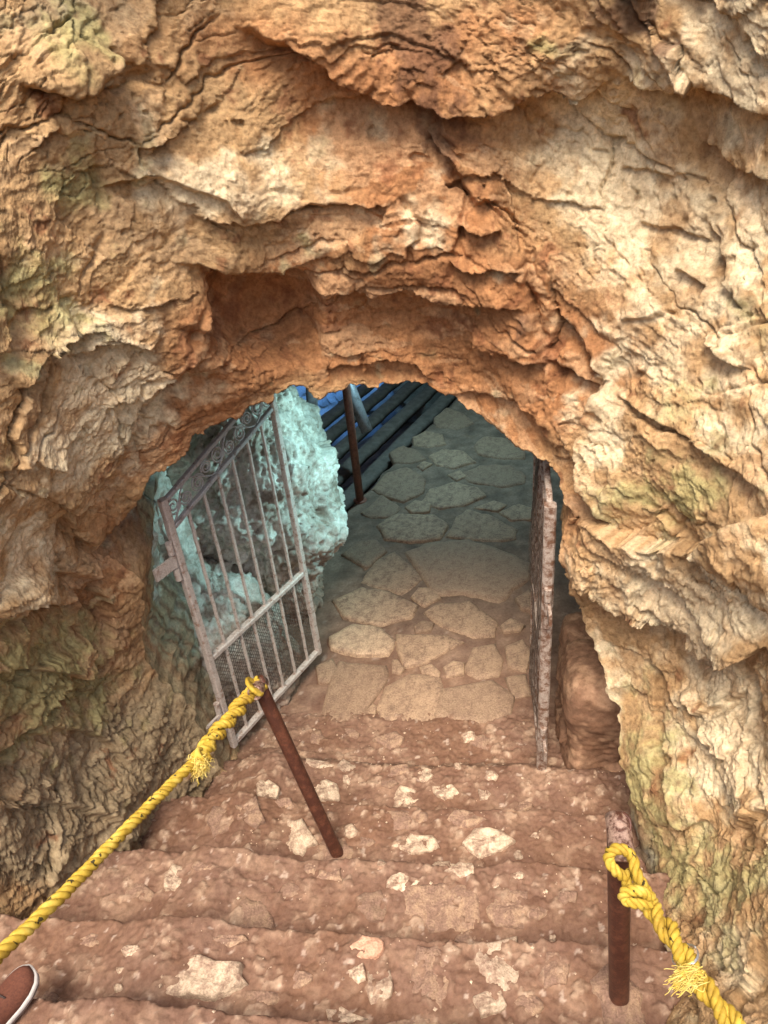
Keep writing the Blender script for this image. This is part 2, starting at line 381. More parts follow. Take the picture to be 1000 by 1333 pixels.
M_step = plain_mat('dark_worn_stone', (0.10, 0.08, 0.062), (0.18, 0.145, 0.115), 14, 0.75, 0.6, 0.01)
for k in range(5):                              # open treads going down beside the passage floor
    al = np.linspace(-0.35, 2.9, 40); vs = []; n_row = 0
    wl = 0.012 * fbm(np.c_[al * 3, np.full(40, k * 7.0), np.zeros(40)], 3, 801); wr = 0.012 * fbm(np.c_[al * 3, np.full(40, k * 7.0 + 3), np.zeros(40)], 3, 802); wz = 0.008 * fbm(np.c_[al * 4, np.full(40, k * 5.0), np.zeros(40)], 3, 803)
    zt = FLOOR_Z - 0.035 - 0.05 * (k + 1)
    prof = [(0.13, -0.06), (0.13, -0.015), (0.145, 0.0), (0.255, 0.0), (0.27, -0.015), (0.27, -0.06)]
    for j in range(40):
        for a_, b_ in prof:
            w_ = wl[j] if a_ < 0.15 else wr[j]; xy = EDGE_A + ED * al[j] + EN * (0.30 * k + a_ + w_); vs.append((xy[0], xy[1], zt + b_ + wz[j]))
    fs = [(j*6+i, j*6+(i+1) % 6, (j+1)*6+(i+1) % 6, (j+1)*6+i) for j in range(39) for i in range(6)] + [(5, 4, 3, 2, 1, 0), tuple(range(39*6, 40*6))]
    mesh_obj('tread', vs, [f_[::-1] for f_ in fs], M_step, cave_floor)

def ground_hit(px, py, inside=False):
    r = rays(px, py); t = np.linspace(0.8, 9, 4000); P = CAM + r * t[:, None]
    h = floor_height(P[:, 0], P[:, 1], False) if inside else stair_height(P[:, 0], P[:, 1], False)
    i = np.argmax(P[:, 2] < h); return P[i]

# ------------------------------------------------------------------ the rock face round the opening
# lip of the opening (photo x, y, forward distance y in metres), from the left foot over the arch to the right foot
LIP = np.array([
 (318, 1045, 2.26), (268, 955, 2.27), (238, 915, 2.26), (196, 866, 2.24), (184, 830, 2.22), (187, 790, 2.20), (176, 752, 2.19), (150, 730, 2.18), (128, 716, 2.17),
 (140, 693, 2.17), (160, 668, 2.17), (176, 645, 2.18), (200, 622, 2.2), (232, 604, 2.23), (243, 588, 2.25), (250, 570, 2.27), (272, 556, 2.3), (300, 545, 2.32), (330, 534, 2.35),
 (362, 516, 2.38), (392, 512, 2.4), (412, 519, 2.42), (438, 513, 2.43), (462, 502, 2.44), (490, 500, 2.44), (512, 496, 2.44), (540, 498, 2.43), (566, 510, 2.42), (592, 520, 2.4),
 (622, 542, 2.36), (650, 566, 2.3), (684, 592, 2.22), (706, 601, 2.16), (720, 622, 2.1), (734, 648, 2.06), (741, 670, 2.04), (731, 686, 2.03), (727, 706, 2.02), (729, 728, 2.02),
 (745, 742, 2.02), (747, 766, 2.02), (757, 790, 2.02), (764, 822, 2.0), (776, 856, 1.97), (790, 896, 1.92), (802, 940, 1.85), (806, 990, 1.76), (816, 1026, 1.70), (833, 1056, 1.62),
 (850, 1080, 1.53), (864, 1112, 1.49), (868, 1200, 1.23), (872, 1290, 1.01), (880, 1400, 0.77), (890, 1560, 0.53)], float)
KEY = [  # lip index -> outer boundary point
 (0, (-70, 1330)), (4, (-70, 1000)), (8, (-70, 760)), (13, (-70, 420)), (17, (-70, 60)), (19, (40, -70)), (25, (470, -70)), (31, (960, -70)), (33, (1070, 120)), (36, (1070, 520)),
 (42, (1070, 860)), (46, (1070, 1040)), (50, (1070, 1180)), (54, (1130, 1700))]
def densify(pts, n):
    """Catmull-Rom through pts"""
    pts = np.asarray(pts, float); m = len(pts); t = np.linspace(0, m - 1, n); i = np.clip(t.astype(int), 0, m - 2); f = (t - i)[:, None]
    g = lambda k: pts[np.clip(k, 0, m - 1)]
    a, b, c, d = g(i - 1), g(i), g(i + 1), g(i + 2)
    return 0.5 * (2 * b + (c - a) * f + (2 * a - 5 * b + 4 * c - d) * f ** 2 + (3 * b - a - 3 * c + d) * f ** 3)
NU = 1500
lip_hi = densify(LIP, 8001); li = np.linspace(0, len(LIP) - 1, 8001)
kx = np.array([k for k, _ in KEY], float); kp = np.array([p for _, p in KEY], float)
outer_hi = np.stack([np.interp(li, kx, kp[:, 0]), np.interp(li, kx, kp[:, 1])], -1)
wgt = 0.5 * np.linalg.norm(np.diff(lip_hi[:, :2], axis=0), axis=1) + 0.5 * np.linalg.norm(np.diff(outer_hi, axis=0), axis=1)
arc = np.r_[0, np.cumsum(wgt)]; us = np.interp(np.linspace(0, arc[-1], NU), arc, np.arange(8001))
pick = lambda a: np.stack([np.interp(us, np.arange(8001), a[:, k]) for k in range(a.shape[1])], -1)
lipc, outc = pick(lip_hi), pick(outer_hi)
_pn = np.stack([lipc[:, 0] * 0.06, lipc[:, 1] * 0.06, np.zeros(NU)], -1)
lipc[:, 0] += 4.5 * fbm(_pn, 4, 401) + 7 * fbm(_pn * 0.45 + 9, 2, 403); lipc[:, 1] += 5 * fbm(_pn + 40, 4, 402) + 8 * fbm(_pn * 0.45 + 60, 2, 404)

# large form of the face: (photo x, y, 'y' forward distance | 'z' height | 'd' depth, value)
CTRL = [(x, y, 'y', d) for x, y, d in LIP[::2]] + [
 (-60, -60, 'y', 1.95), (100, 0, 'y', 2.1), (300, 0, 'y', 2.28), (500, 0, 'y', 2.30), (700, 0, 'y', 2.16), (900, 0, 'y', 1.95), (1060, -50, 'y', 1.78),
 (90, 90, 'y', 2.0), (420, 70, 'y', 2.24), (560, 90, 'y', 2.26), (700, 90, 'y', 2.13), (850, 100, 'y', 2.0), (990, 130, 'y', 1.82),
 (420, 150, 'y', 2.33), (700, 160, 'y', 2.26), (800, 170, 'y', 2.22), (900, 200, 'y', 2.05), (1060, 250, 'y', 1.72),
 (0, 200, 'y', 1.92), (120, 200, 'y', 2.06), (250, 200, 'y', 2.2), (60, 400, 'y', 1.9), (180, 420, 'y', 2.06), (250, 330, 'y', 2.18), (-60, 400, 'y', 1.76),
 (400, 300, 'y', 2.26), (520, 300, 'y', 2.28), (620, 300, 'y', 2.27), (560, 200, 'y', 2.34), (360, 410, 'y', 2.42), (470, 420, 'y', 2.44), (560, 430, 'y', 2.42), (650, 450, 'y', 2.3),
 (700, 300, 'y', 2.25), (780, 260, 'y', 2.2), (860, 330, 'y', 2.06), (950, 350, 'y', 1.88), (760, 420, 'y', 2.15), (840, 460, 'y', 1.98), (930, 480, 'y', 1.8), (1060, 480, 'y', 1.56),
 (240, 480, 'y', 2.13), (300, 500, 'y', 2.24), (120, 550, 'y', 1.98), (40, 560, 'y', 1.84), (-60, 600, 'y', 1.66), (100, 660, 'y', 1.98), (20, 700, 'y', 1.78),
 (830, 590, 'y', 1.86), (900, 600, 'y', 1.74), (1000, 600, 'y', 1.55), (790, 690, 'y', 1.9), (870, 720, 'y', 1.7), (960, 720, 'y', 1.5), (1060, 720, 'y', 1.32),
 (830, 830, 'y', 1.86), (900, 860, 'y', 1.74), (1000, 900, 'y', 1.45), (840, 950, 'y', 1.75), (920, 960, 'y', 1.56), (870, 1050, 'y', 1.5), (960, 1060, 'y', 1.36), (1060, 1000, 'y', 1.2),
 (905, 1130, 'z', 0.40), (905, 1210, 'z', 0.45), (950, 1180, 'z', 0.56), (1000, 1180, 'z', 0.70), (905, 1300, 'z', 0.53), (950, 1300, 'z', 0.63), (1000, 1300, 'z', 0.74), (1060, 1250, 'z', 0.92),
 (910, 1400, 'z', 0.66), (1010, 1420, 'z', 0.85), (1080, 1420, 'z', 1.0), (930, 1560, 'z', 0.82), (1060, 1600, 'z', 1.05),
 (110, 780, 'y', 2.02), (20, 800, 'y', 1.72), (100, 880, 'y', 1.98), (20, 900, 'y', 1.66), (-60, 850, 'y', 1.48), (180, 960, 'y', 2.05), (110, 1000, 'y', 1.84), (20, 1020, 'y', 1.55), (-60, 1050, 'y', 1.36),
 (235, 1035, 'z', 0.12), (165, 1092, 'z', 0.28), (85, 1132, 'z', 0.40), (0, 1172, 'z', 0.46), (270, 1070, 'z', -0.12), (200, 1140, 'z', 0.0), (120, 1190, 'z', 0.13), (60, 1225, 'z', 0.22), (0, 1262, 'z', 0.26), (-70, 1330, 'z', 0.3),
 (500, -400, 'y', 2.5), (0, -400, 'y', 1.9), (1000, -400, 'y', 1.8), (500, -1000, 'y', 2.9), (-600, -300, 'd', 1.9), (-600, 500, 'd', 1.75), (-600, 1200, 'd', 1.6), (1600, -300, 'd', 1.8), (1600, 500, 'd', 1.5),
 (1600, 1300, 'd', 1.25), (1500, 1900, 'd', 0.95)]
cx_ = np.array([c[0] for c in CTRL], float); cy_ = np.array([c[1] for c in CTRL], float); rr_ = rays(cx_, cy_)
cd_ = np.array([c[3] / rr_[i, 1] if c[2] == 'y' else (c[3] - CAM[2]) / rr_[i, 2] if c[2] == 'z' else c[3] for i, c in enumerate(CTRL)])
def _ker(dx, dy): return np.sqrt(dx * dx + dy * dy + 400.0)
_A = _ker(cx_[:, None] - cx_, cy_[:, None] - cy_); n_ = len(cx_)
_B = np.zeros((n_ + 3, n_ + 3)); _B[:n_, :n_] = _A + np.eye(n_) * -4.0; _B[:n_, n_] = 1; _B[:n_, n_+1] = cx_ / 1000; _B[:n_, n_+2] = cy_ / 1000; _B[n_:, :n_] = _B[:n_, n_:].T
_w = np.linalg.solve(_B, np.r_[cd_, 0, 0, 0])
def base_depth(px, py):
    o = _w[n_] + _w[n_+1] * px / 1000 + _w[n_+2] * py / 1000
    for k in range(n_): o = o + _w[k] * _ker(px - cx_[k], py - cy_[k])
    return o
NOUT, NFAR, NIN = 370, 84, 100
tt = np.r_[np.linspace(0, 1, NOUT), 1 + np.linspace(0, 1, NFAR + 1)[1:] ** 1.25 * 1.0][:, None, None]
gx = lipc[None, :, :2] + (outc - lipc[:, :2])[None] * np.minimum(tt, 1)
far_dir = (outc - np.array([500.0, 640.0])); far_dir /= np.linalg.norm(far_dir, axis=1)[:, None]
gx = gx + far_dir[None] * np.maximum(tt - 1, 0) * 620
px, py = gx[..., 0], gx[..., 1]
outer = at_d(px, py, base_depth(px, py))
lip3 = outer[0]
# the passage behind the lip: rings going back, widening
back = np.linspace(0, 1, NIN + 1)[1:] ** 1.7 * 6.4
T3 = np.array([AX[0], AX[1], 0.0])
cen = np.array([-0.12, 2.2, 0.55])
rel = lip3 - cen; rel = rel - (rel @ T3)[:, None] * T3
od = rel / np.maximum(np.linalg.norm(rel, axis=1), 1e-3)[:, None]
wid = 0.05 * np.sqrt(back / 0.25).clip(0, 1) + 0.30 * sstep(0.1, 1.3, back) + 0.75 * sstep(0.8, 4.5, back)
leftness = sstep(0.0, -0.9, rel[:, 0]); 
run = sstep(1.55, 1.95, lip3[:, 1])
inner = lip3[None] + T3 * (back[:, None] * run[None])[..., None] + od[None] * (wid[:, None] * (0.25 + 0.75 * run)[None])[..., None]
inner[..., 2] -= 0.35 * (1 - run)[None] * sstep(0, 1.0, back)[:, None]
inner[..., 0] -= leftness[None] * 2.2 * sstep(1.6, 4.0, back)[:, None]
P = np.concatenate([inner[::-1], outer], 0).astype(np.float64)
NR = P.shape[0]
chx = np.concatenate([np.repeat(lipc[None, :, 0], NIN, 0), px], 0); chy = np.concatenate([np.repeat(lipc[None, :, 1], NIN, 0), py], 0)
vpar = np.r_[-back[::-1], np.zeros(NOUT + NFAR)][:, None] * np.ones((1, NU))          # <0 inside the passage
ldist = np.concatenate([np.zeros((NIN, NU)), np.linalg.norm(gx - lipc[None, :, :2], axis=-1)], 0)
outside = vpar >= 0
def normals(P):
    du = np.gradient(P, axis=1); dv = np.gradient(P, axis=0); n = np.cross(dv, du); n /= np.maximum(np.linalg.norm(n, axis=-1), 1e-9)[..., None]
    return n
def smooth_axis(n, k):
    c = np.cumsum(np.concatenate([np.repeat(n[:1], k, 0), n, np.repeat(n[-1:], k, 0)], 0), 0)
    return (c[2*k:] - np.concatenate([np.zeros_like(c[:1]), c[:-2*k-1]], 0)[:len(c)-2*k]) / (2 * k)
N = normals(P)
sgn = np.sign(np.mean(np.sum(N[NIN + 20:] * (CAM - P[NIN + 20:]), -1))); N *= sgn
N = smooth_axis(N, 6)[:NR]; N = np.swapaxes(smooth_axis(np.swapaxes(N, 0, 1), 6)[:NU], 0, 1); N /= np.maximum(np.linalg.norm(N, axis=-1), 1e-6)[..., None]

def poly_sd(X, Y, pts):
    """distance to a polyline and on which side (positive = left of travel in image, i.e. above for left-to-right)"""
    pts = np.asarray(pts, float); best = np.full(X.shape, 1e9); side = np.zeros(X.shape); al = np.zeros(X.shape); L = 0
    seg = np.linalg.norm(np.diff(pts, axis=0), axis=1); tot = seg.sum()
    for (a, b), s in zip(zip(pts[:-1], pts[1:]), seg):
        d = (b - a) / s; rx, ry = X - a[0], Y - a[1]; t = np.clip(rx * d[0] + ry * d[1], 0, s)
        ex, ey = rx - t * d[0], ry - t * d[1]; dd = ex * ex + ey * ey; m = dd < best
        best = np.where(m, dd, best); side = np.where(m, np.sign(d[1] * rx - d[0] * ry), side); al = np.where(m, (L + t) / tot, al); L += s
    return np.sqrt(best), side, al
# ledges and cracks seen in the photo: points, rise above, its reach, drop below, its reach (m / px); above = left of travel turned up
LEDGES = [
 ([(300, 20), (345, 45), (375, 58), (400, 74), (440, 96), (480, 116), (505, 128), (545, 118), (580, 131), (640, 130), (680, 119), (720, 118), (752, 127), (775, 115), (803, 104)], 0.050, 60, 0.055, 45),
 ([(803, 104), (830, 114), (862, 122), (900, 118), (935, 128), (965, 146), (1010, 170)], 0.040, 50, 0.040, 45),
 ([(25, 108), (60, 118), (100, 120), (132, 108), (150, 88), (157, 66)], 0.055, 55, 0.040, 30),
 ([(178, 196), (196, 192), (212, 182)], 0.03, 20, 0.02, 15), ([(50, 196), (68, 172), (84, 164)], 0.025, 20, 0.02, 15),
 ([(132, 246), (160, 240), (186, 232), (215, 236), (250, 250), (288, 262), (318, 300)], 0.022, 30, 0.018, 30),
 ([(225, 345), (262, 348), (296, 360), (345, 362), (398, 374), (440, 372), (480, 374), (530, 364), (575, 372), (620, 380), (665, 388), (700, 402)], 0.045, 55, 0.04, 40),
 ([(262, 440), (270, 412), (288, 384), (300, 362)], 0.05, 40, 0.06, 45),
 ([(560, 160), (590, 200), (620, 262), (655, 262)], 0.03, 40, 0.03, 25),
 ([(655, 215), (668, 270), (680, 330), (694, 384), (708, 430), (720, 468)], -0.03, 22, -0.022, 60),
 ([(600, 290), (625, 302), (652, 296)], 0.03, 22, 0.03, 18), ([(590, 325), (615, 336), (655, 338), (680, 348)], 0.03, 24, 0.03, 20),
 ([(616, 432), (650, 452), (690, 466), (720, 469)], 0.05, 40, 0.025, 25),
 ([(720, 400), (752, 425), (772, 452), (790, 488)], 0.035, 50, 0.035, 36), ([(722, 470), (750, 480), (786, 497)], 0.04, 30, 0.03, 22),
 ([(570, 512), (620, 505), (660, 512), (700, 540), (722, 560)], 0.02, 22, 0.018, 20), ([(466, 474), (490, 464), (515, 462), (540, 472), (562, 492)], 0.04, 30, 0.03, 22), ([(420, 482), (450, 470), (470, 470)], 0.022, 20, 0.018, 16),
 ([(924, 290), (938, 330), (945, 372), (966, 404)], 0.022, 30, 0.015, 24), ([(880, 352), (905, 362), (924, 376)], 0.02, 25, 0.015, 20),
 ([(805, 210), (850, 222), (900, 236)], 0.014, 20, 0.012, 20), ([(830, 290), (880, 300), (925, 318)], 0.014, 24, 0.012, 18), ([(820, 420), (860, 418), (890, 408)], 0.015, 24, 0.012, 18),
 ([(900, 188), (930, 205), (945, 222), (1000, 250)], 0.03, 34, 0.026, 30),
 ([(790, 494), (765, 545), (760, 590), (772, 640), (800, 682)], 0.035, 45, 0.03, 34),
 ([(800, 505), (850, 540), (900, 565), (935, 595), (1000, 640)], 0.028, 30, 0.02, 30), ([(920, 440), (950, 470), (975, 478), (985, 450)], 0.025, 24, 0.018, 18),
 ([(722, 734), (752, 744), (782, 756), (812, 782), (846, 800), (880, 808), (905, 836), (940, 850), (962, 858), (1010, 830)], 0.085, 70, 0.065, 75),
 ([(1010, 660), (950, 690), (900, 712), (850, 706), (805, 692), (780, 676), (745, 672)], 0.035, 22, 0.05, 60),
 ([(822, 700), (838, 684), (848, 670), (862, 686), (880, 706)], -0.02, 18, -0.015, 20),
 ([(905, 945), (918, 965), (940, 985)], 0.035, 30, 0.02, 20), ([(842, 870), (850, 910), (846, 960), (858, 1010)], -0.03, 30, -0.02, 45), ([(875, 905), (905, 930), (960, 900)], 0.02, 30, 0.02, 26),
 ([(870, 1060), (900, 1075), (925, 1062)], 0.02, 25, 0.02, 20), ([(960, 1080), (1000, 1050)], 0.03, 30, 0.02, 30),
 ([(25, 508), (48, 478), (70, 456), (84, 446), (112, 430)], 0.06, 40, 0.05, 38), ([(0, 620), (40, 600), (85, 612)], 0.025, 30, 0.02, 24),
 ([(98, 470), (130, 450), (165, 445), (200, 456)], 0.03, 32, 0.025, 24), ([(140, 530), (190, 520), (230, 490), (262, 462)], 0.03, 34, 0.03, 26),
 ([(90, 676), (105, 702), (128, 720)], 0.03, 30, 0.035, 22), ([(0, 808), (26, 796), (44, 780), (64, 786), (100, 796), (112, 772)], 0.055, 60, 0.055, 34),
 ([(70, 745), (95, 750), (128, 758), (150, 800), (140, 850)], 0.03, 28, 0.03, 24), ([(0, 880), (40, 868), (90, 880), (120, 910)], 0.025, 40, 0.025, 30),
 ([(30, 960), (80, 945), (130, 960), (170, 1000)], 0.025, 30, 0.025, 30), ([(0, 1060), (50, 1040), (110, 1050), (150, 1075)], 0.03, 34, 0.03, 30), ([(0, 1130), (40, 1118), (70, 1132)], 0.03, 24, 0.02, 20)]
def bary(lst):
    """sum of soft elliptical patches"""
    o = np.zeros(chx.shape, np.float32)
    for x, y, a, b, w in lst: o += w * np.exp(-((chx - x) / a) ** 2 - ((chy - y) / b) ** 2)
    return o
Pf = P.astype(np.float32)
inmask = sstep(0.0, 0.5, -vpar); lipm = sstep(0, 55, ldist) * outside + (~outside) * sstep(0.0, 0.6, -vpar)
smoothA = np.clip(bary([(770, 230, 110, 110, 1.0), (690, 200, 60, 70, .5), (870, 560, 100, 80, .6), (785, 880, 40, 90, .9), (470, 425, 170, 50, 1.0), (600, 470, 80, 50, .5), (860, 300, 130, 150, .75), (880, 480, 110, 70, .5), (200, 520, 80, 60, .5), (120, 560, 80, 60, .3), (450, 240, 90, 70, .35), (860, 1010, 60, 90, .45), (330, 60, 60, 50, .7), (950, 1200, 120, 120, .4)]), 0, 1)
roughA = np.clip(bary([(120, 1010, 160, 130, 1.0), (600, 70, 180, 60, .8), (860, 750, 140, 45, 1.0), (40, 350, 90, 110, .6), (140, 600, 90, 80, .5), (60, 850, 90, 80, .7), (940, 900, 70, 90, .5)]), 0, 1)
# bedding: thin layers that dip to the right, bent a little by slow noise
warp = np.stack([fbm(Pf * 1.3 + 7, 3, 101), fbm(Pf * 1.3 + 17, 3, 111), fbm(Pf * 1.3 + 27, 3, 121)], -1)
rag = np.stack([fbm(Pf * 16, 3, 131), fbm(Pf * 16 + 9, 3, 141), fbm(Pf * 16 + 19, 3, 151)], -1)
Pw = Pf + 0.07 * warp + 0.014 * rag
dip = np.clip((chx - 350) / 650, -0.25, 1.0)
bed0 = Pw[..., 2] + 0.5 * dip * Pw[..., 0] - 0.2 * Pw[..., 1]
tang = Pw[..., 0] - 0.4 * dip * Pw[..., 2]
disp = 0.055 * fbm(Pf * 1.6 + 3, 3, 161) * lipm
c1, e1, i1 = chunk(np.stack([tang / 0.55, Pw[..., 1] / 0.5, bed0 / 0.30], -1), 171, 0.9, 0.7)
b1_, eb1, ib1 = plates(np.stack([tang / 0.50, Pw[..., 1] / 0.45, bed0 / 0.34], -1) + 2.3, 173, 0.75, 0.8, 0.1)
r2_ = (ib1 * 17.31) % 1.0; r3_ = (ib1 * 53.77) % 1.0                     # every block has its own dip
kz = 0.75 + 0.5 * r3_; kx_ = 0.45 * dip + 1.1 * (r2_ - 0.45); ky = -0.2 + 0.9 * (r3_ - 0.5)
bed = (kz * Pw[..., 2] + kx_ * Pw[..., 0] + ky * Pw[..., 1]) / np.sqrt(kz ** 2 + kx_ ** 2 + ky ** 2) + 0.3 * r2_
disp += (0.042 * (c1 - 0.25) + 0.040 * b1_) * (0.4 + 0.6 * lipm) * (1 - 0.6 * smoothA)
for pts, ra, wa, rb, wb in LEDGES:
    x0 = min(p[0] for p in pts) - 260; x1 = max(p[0] for p in pts) + 260; y0 = min(p[1] for p in pts) - 260; y1 = max(p[1] for p in pts) + 260
    m = (chx > x0) & (chx < x1) & (chy > y0) & (chy < y1) & outside
    if not m.any(): continue
    jx = chx[m] + 7 * warp[..., 1][m] + 5 * perlin(Pf[m] * 14, 191) + 2.5 * perlin(Pf[m] * 40, 192); jy = chy[m] + 7 * warp[..., 2][m] + 5 * perlin(Pf[m] * 14 + 5, 193) + 2.5 * perlin(Pf[m] * 40 + 5, 194)
    d, s, al = poly_sd(jx, jy, pts); tap = sstep(0, 0.12, al) * sstep(1.0, 0.88, al)
    edge = np.clip(d / 1.6, 0, 1)
    prof = np.where(s > 0, ra * np.exp(-(d / wa) ** 1.2), -rb * np.exp(-(d / wb) ** 1.3)) * edge
    disp[m] += 0.95 * prof * tap * (0.35 + 0.65 * sstep(0, 14, ldist[m]))
GROOVES = [([(560, 150), (600, 190), (648, 235), (668, 290), (684, 340), (698, 400), (712, 440), (722, 470)], 0.035, 6), ([(620, 436), (670, 462), (722, 470), (760, 484), (792, 500)], 0.045, 6), ([(722, 400), (756, 430), (792, 496)], 0.03, 5),
 ([(500, 20), (512, 60), (530, 100), (560, 150)], 0.03, 7), ([(265, 440), (272, 410), (300, 363), (350, 362), (398, 374)], 0.03, 5), ([(86, 676), (104, 704), (130, 722)], 0.05, 7), ([(0, 842), (30, 820), (60, 800), (112, 796), (140, 770)], 0.045, 7),
 ([(926, 290), (944, 370), (968, 408)], 0.02, 4), ([(156, 60), (150, 90), (120, 112), (60, 120), (20, 108)], 0.03, 6), ([(128, 180), (132, 240), (140, 300), (120, 350), (96, 420)], 0.025, 5), ([(250, 350), (262, 400), (240, 470), (225, 520), (190, 560)], 0.03, 6),
 ([(800, 690), (790, 640), (800, 590), (830, 555), (900, 560)], 0.018, 5), ([(735, 746), (780, 762), (830, 796), (890, 820), (950, 858)], 0.03, 6), ([(200, 150), (260, 160), (300, 130)], 0.015, 4), ([(330, 250), (400, 262), (470, 250), (540, 262)], 0.012, 4)]
for pts, dep, wd_ in GROOVES:
    m = (chx > min(p[0] for p in pts) - 60) & (chx < max(p[0] for p in pts) + 60) & (chy > min(p[1] for p in pts) - 60) & (chy < max(p[1] for p in pts) + 60) & outside
    d, s_, al = poly_sd(chx[m] + 8 * warp[..., 1][m] + 5 * rag[..., 0][m], chy[m] + 8 * warp[..., 2][m] + 5 * rag[..., 1][m], pts)
    disp[m] -= dep * np.exp(-(d / wd_) ** 1.5) * sstep(0, 0.1, al) * sstep(1.0, 0.9, al) * (0.55 + 0.45 * np.sin(al * 17 + dep * 900))
rx_ = chx + 9 * warp[..., 1] + 5 * rag[..., 0]; ry_ = chy + 9 * warp[..., 2] + 5 * rag[..., 1]
recess = np.exp(-(np.abs((rx_ - 338) / 66) ** 7 + np.abs((ry_ - 422) / 58) ** 7)) * outside * sstep(500, 400, chy)
disp -= 0.13 * recess
P1 = P + N * disp[..., None]
N1 = normals(P1) * sgn
Ns = smooth_axis(N1, 2)[:NR]; Ns = np.swapaxes(smooth_axis(np.swapaxes(Ns, 0, 1), 2)[:NU], 0, 1); Ns /= np.maximum(np.linalg.norm(Ns, axis=-1), 1e-6)[..., None]
am = 1 - 0.6 * smoothA
iso = np.clip(roughA + sstep(900, 1040, chy) * sstep(700, 820, chx) + sstep(900, 1000, chy) * sstep(400, 300, chx), 0, 1); lam = 1 - iso
fac = sstep(-0.30, 0.40, fbm(Pf * 2.4 + 40, 3, 231)); fad = 0.08 + 0.92 * sstep(0.0, 0.45, fbm(Pf * 3.1 + 140, 3, 233) + 0.5 * (r3_ - 0.5) + 0.25 * smoothA)
c2, e2, i2 = plates(np.stack([tang / 0.26, Pw[..., 1] / 0.22, bed / 0.13], -1), 201, 0.9, 0.9, 0.5)
c2b, _, _ = chunk(np.stack([tang / 0.19, Pw[..., 1] / 0.18, bed / 0.11], -1), 203, 0.95, 0.8)
c3, e3, i3 = plates(np.stack([tang / 0.105, Pw[..., 1] / 0.09, bed / 0.050], -1) + 0.4 * i2[..., None], 211, 0.9, 0.9, 0.5)
c4, e4, i4 = plates(np.stack([Pw[..., 0], Pw[..., 1], bed * 1.5], -1) / 0.042, 221, 1.1, 0.8, 0.4)
c5, e5, i5 = plates(np.stack([tang / 0.15, Pw[..., 1] / 0.12, bed / 0.021], -1) + 3, 223, 0.5, 0.9, 0.6)      # thin flakes
c6, e6, i6 = plates(np.stack([tang / 0.055, Pw[..., 1] / 0.05, bed / 0.010], -1) + 5, 225, 0.5, 0.9, 0.6)
c7, e7, i7 = plates(np.stack([Pw[..., 0], Pw[..., 1], Pw[..., 2]], -1) / 0.066 + 3, 227, 1.3, 0.9, 0.5)         # chips of the coarse rock
d2 = 0.0115 * c2 * am + 0.004 * (c2b - 0.3) * am + 0.0056 * c3 * am * (0.12 + 0.88 * fac) + 0.0044 * c4 * (0.45 + 0.55 * iso) * (1 - 0.4 * smoothA)
d2 += 0.0042 * c5 * lam * fad + 0.0034 * c6 * lam * (0.15 + 0.85 * fad) + 0.0105 * c7 * iso
d2 += 0.0075 * fbm(Pf * 30, 4, 281, 0.65) * (0.7 + 0.5 * roughA) + 0.013 * fbm(Pw * 4.0, 3, 291)
d2 -= 0.022 * np.exp(-(eb1 / 0.016) ** 2) * sstep(-0.1, 0.3, perlin(Pf * 1.7 + 33, 309)) * lipm
d2 -= 0.010 * sstep(0.42, 0.60, perlin(Pf * 48 + 4, 287)) * sstep(-0.1, 0.35, perlin(Pf * 2.9, 289)) + 0.014 * sstep(0.45, 0.62, perlin(Pf * 19 + 4, 288)) * sstep(0.0, 0.35, perlin(Pf * 2.2 + 50, 290))
# cracks
ck, ce, _ = plates(np.stack([tang / 0.40, Pw[..., 1] / 0.36, bed / 0.22], -1) + 9.1, 301)
d2 -= 0.024 * np.exp(-(ce / 0.022) ** 2) * sstep(0.0, 0.35, perlin(Pf * 2.3 + 90, 311)) * (1 - 0.5 * smoothA)
d2 -= 0.008 * np.exp(-(e3 / 0.03) ** 2) * sstep(0.1, 0.4, perlin(Pf * 3.3 + 70, 313)) * am
d2 *= 0.5 + 0.5 * sstep(0, 40, ldist) * outside + 0.5 * (~outside) * sstep(0.02, 0.3, -vpar)
Nm = 0.8 * N + 0.2 * Ns; Nm /= np.maximum(np.linalg.norm(Nm, axis=-1), 1e-6)[..., None]
P2 = P1 + Nm * d2[..., None]

# colour of the stone: iron-stained orange, cream, lichen, grey earth
nz1 = fbm(Pf * 3.2 + 5, 4, 321); nz2 = fbm(Pf * 11 + 5, 4, 331); nz3 = fbm(Pf * 40, 3, 341)
orange = bary([(480, 430, 260, 80, 1.1), (620, 350, 110, 120, .9), (330, 420, 110, 80, 1.0), (600, 80, 220, 90, .8), (250, 560, 110, 70, .9), (650, 540, 120, 70, 1.0), (160, 690, 70, 70, .6), (420, 120, 130, 90, .6), (260, 60, 120, 60, .5), (520, 230, 120, 110, .7), (750, 460, 60, 60, .6), (130, 790, 90, 60, .55), (40, 130, 70, 50, .5), (740, 700, 30, 60, .6)])
cream = bary([(880, 420, 150, 160, .38), (930, 900, 110, 180, .3), (120, 480, 110, 120, .2), (785, 220, 70, 120, 1.1), (235, 240, 60, 40, .9), (140, 440, 80, 60, .8), (180, 530, 60, 50, .9), (90, 590, 60, 36, 1.0), (790, 570, 36, 70, .9), (900, 770, 130, 60, .8), (940, 980, 80, 90, .8), (360, 230, 70, 60, .6), (980, 60, 120, 90, .8), (778, 930, 26, 80, 1.2), (20, 690, 60, 60, .7), (60, 790, 80, 40, .5), (950, 300, 80, 120, .6), (970, 520, 70, 70, .5), (100, 20, 30, 24, .9), (560, 300, 50, 40, .45), (960, 1230, 90, 80, .6)])
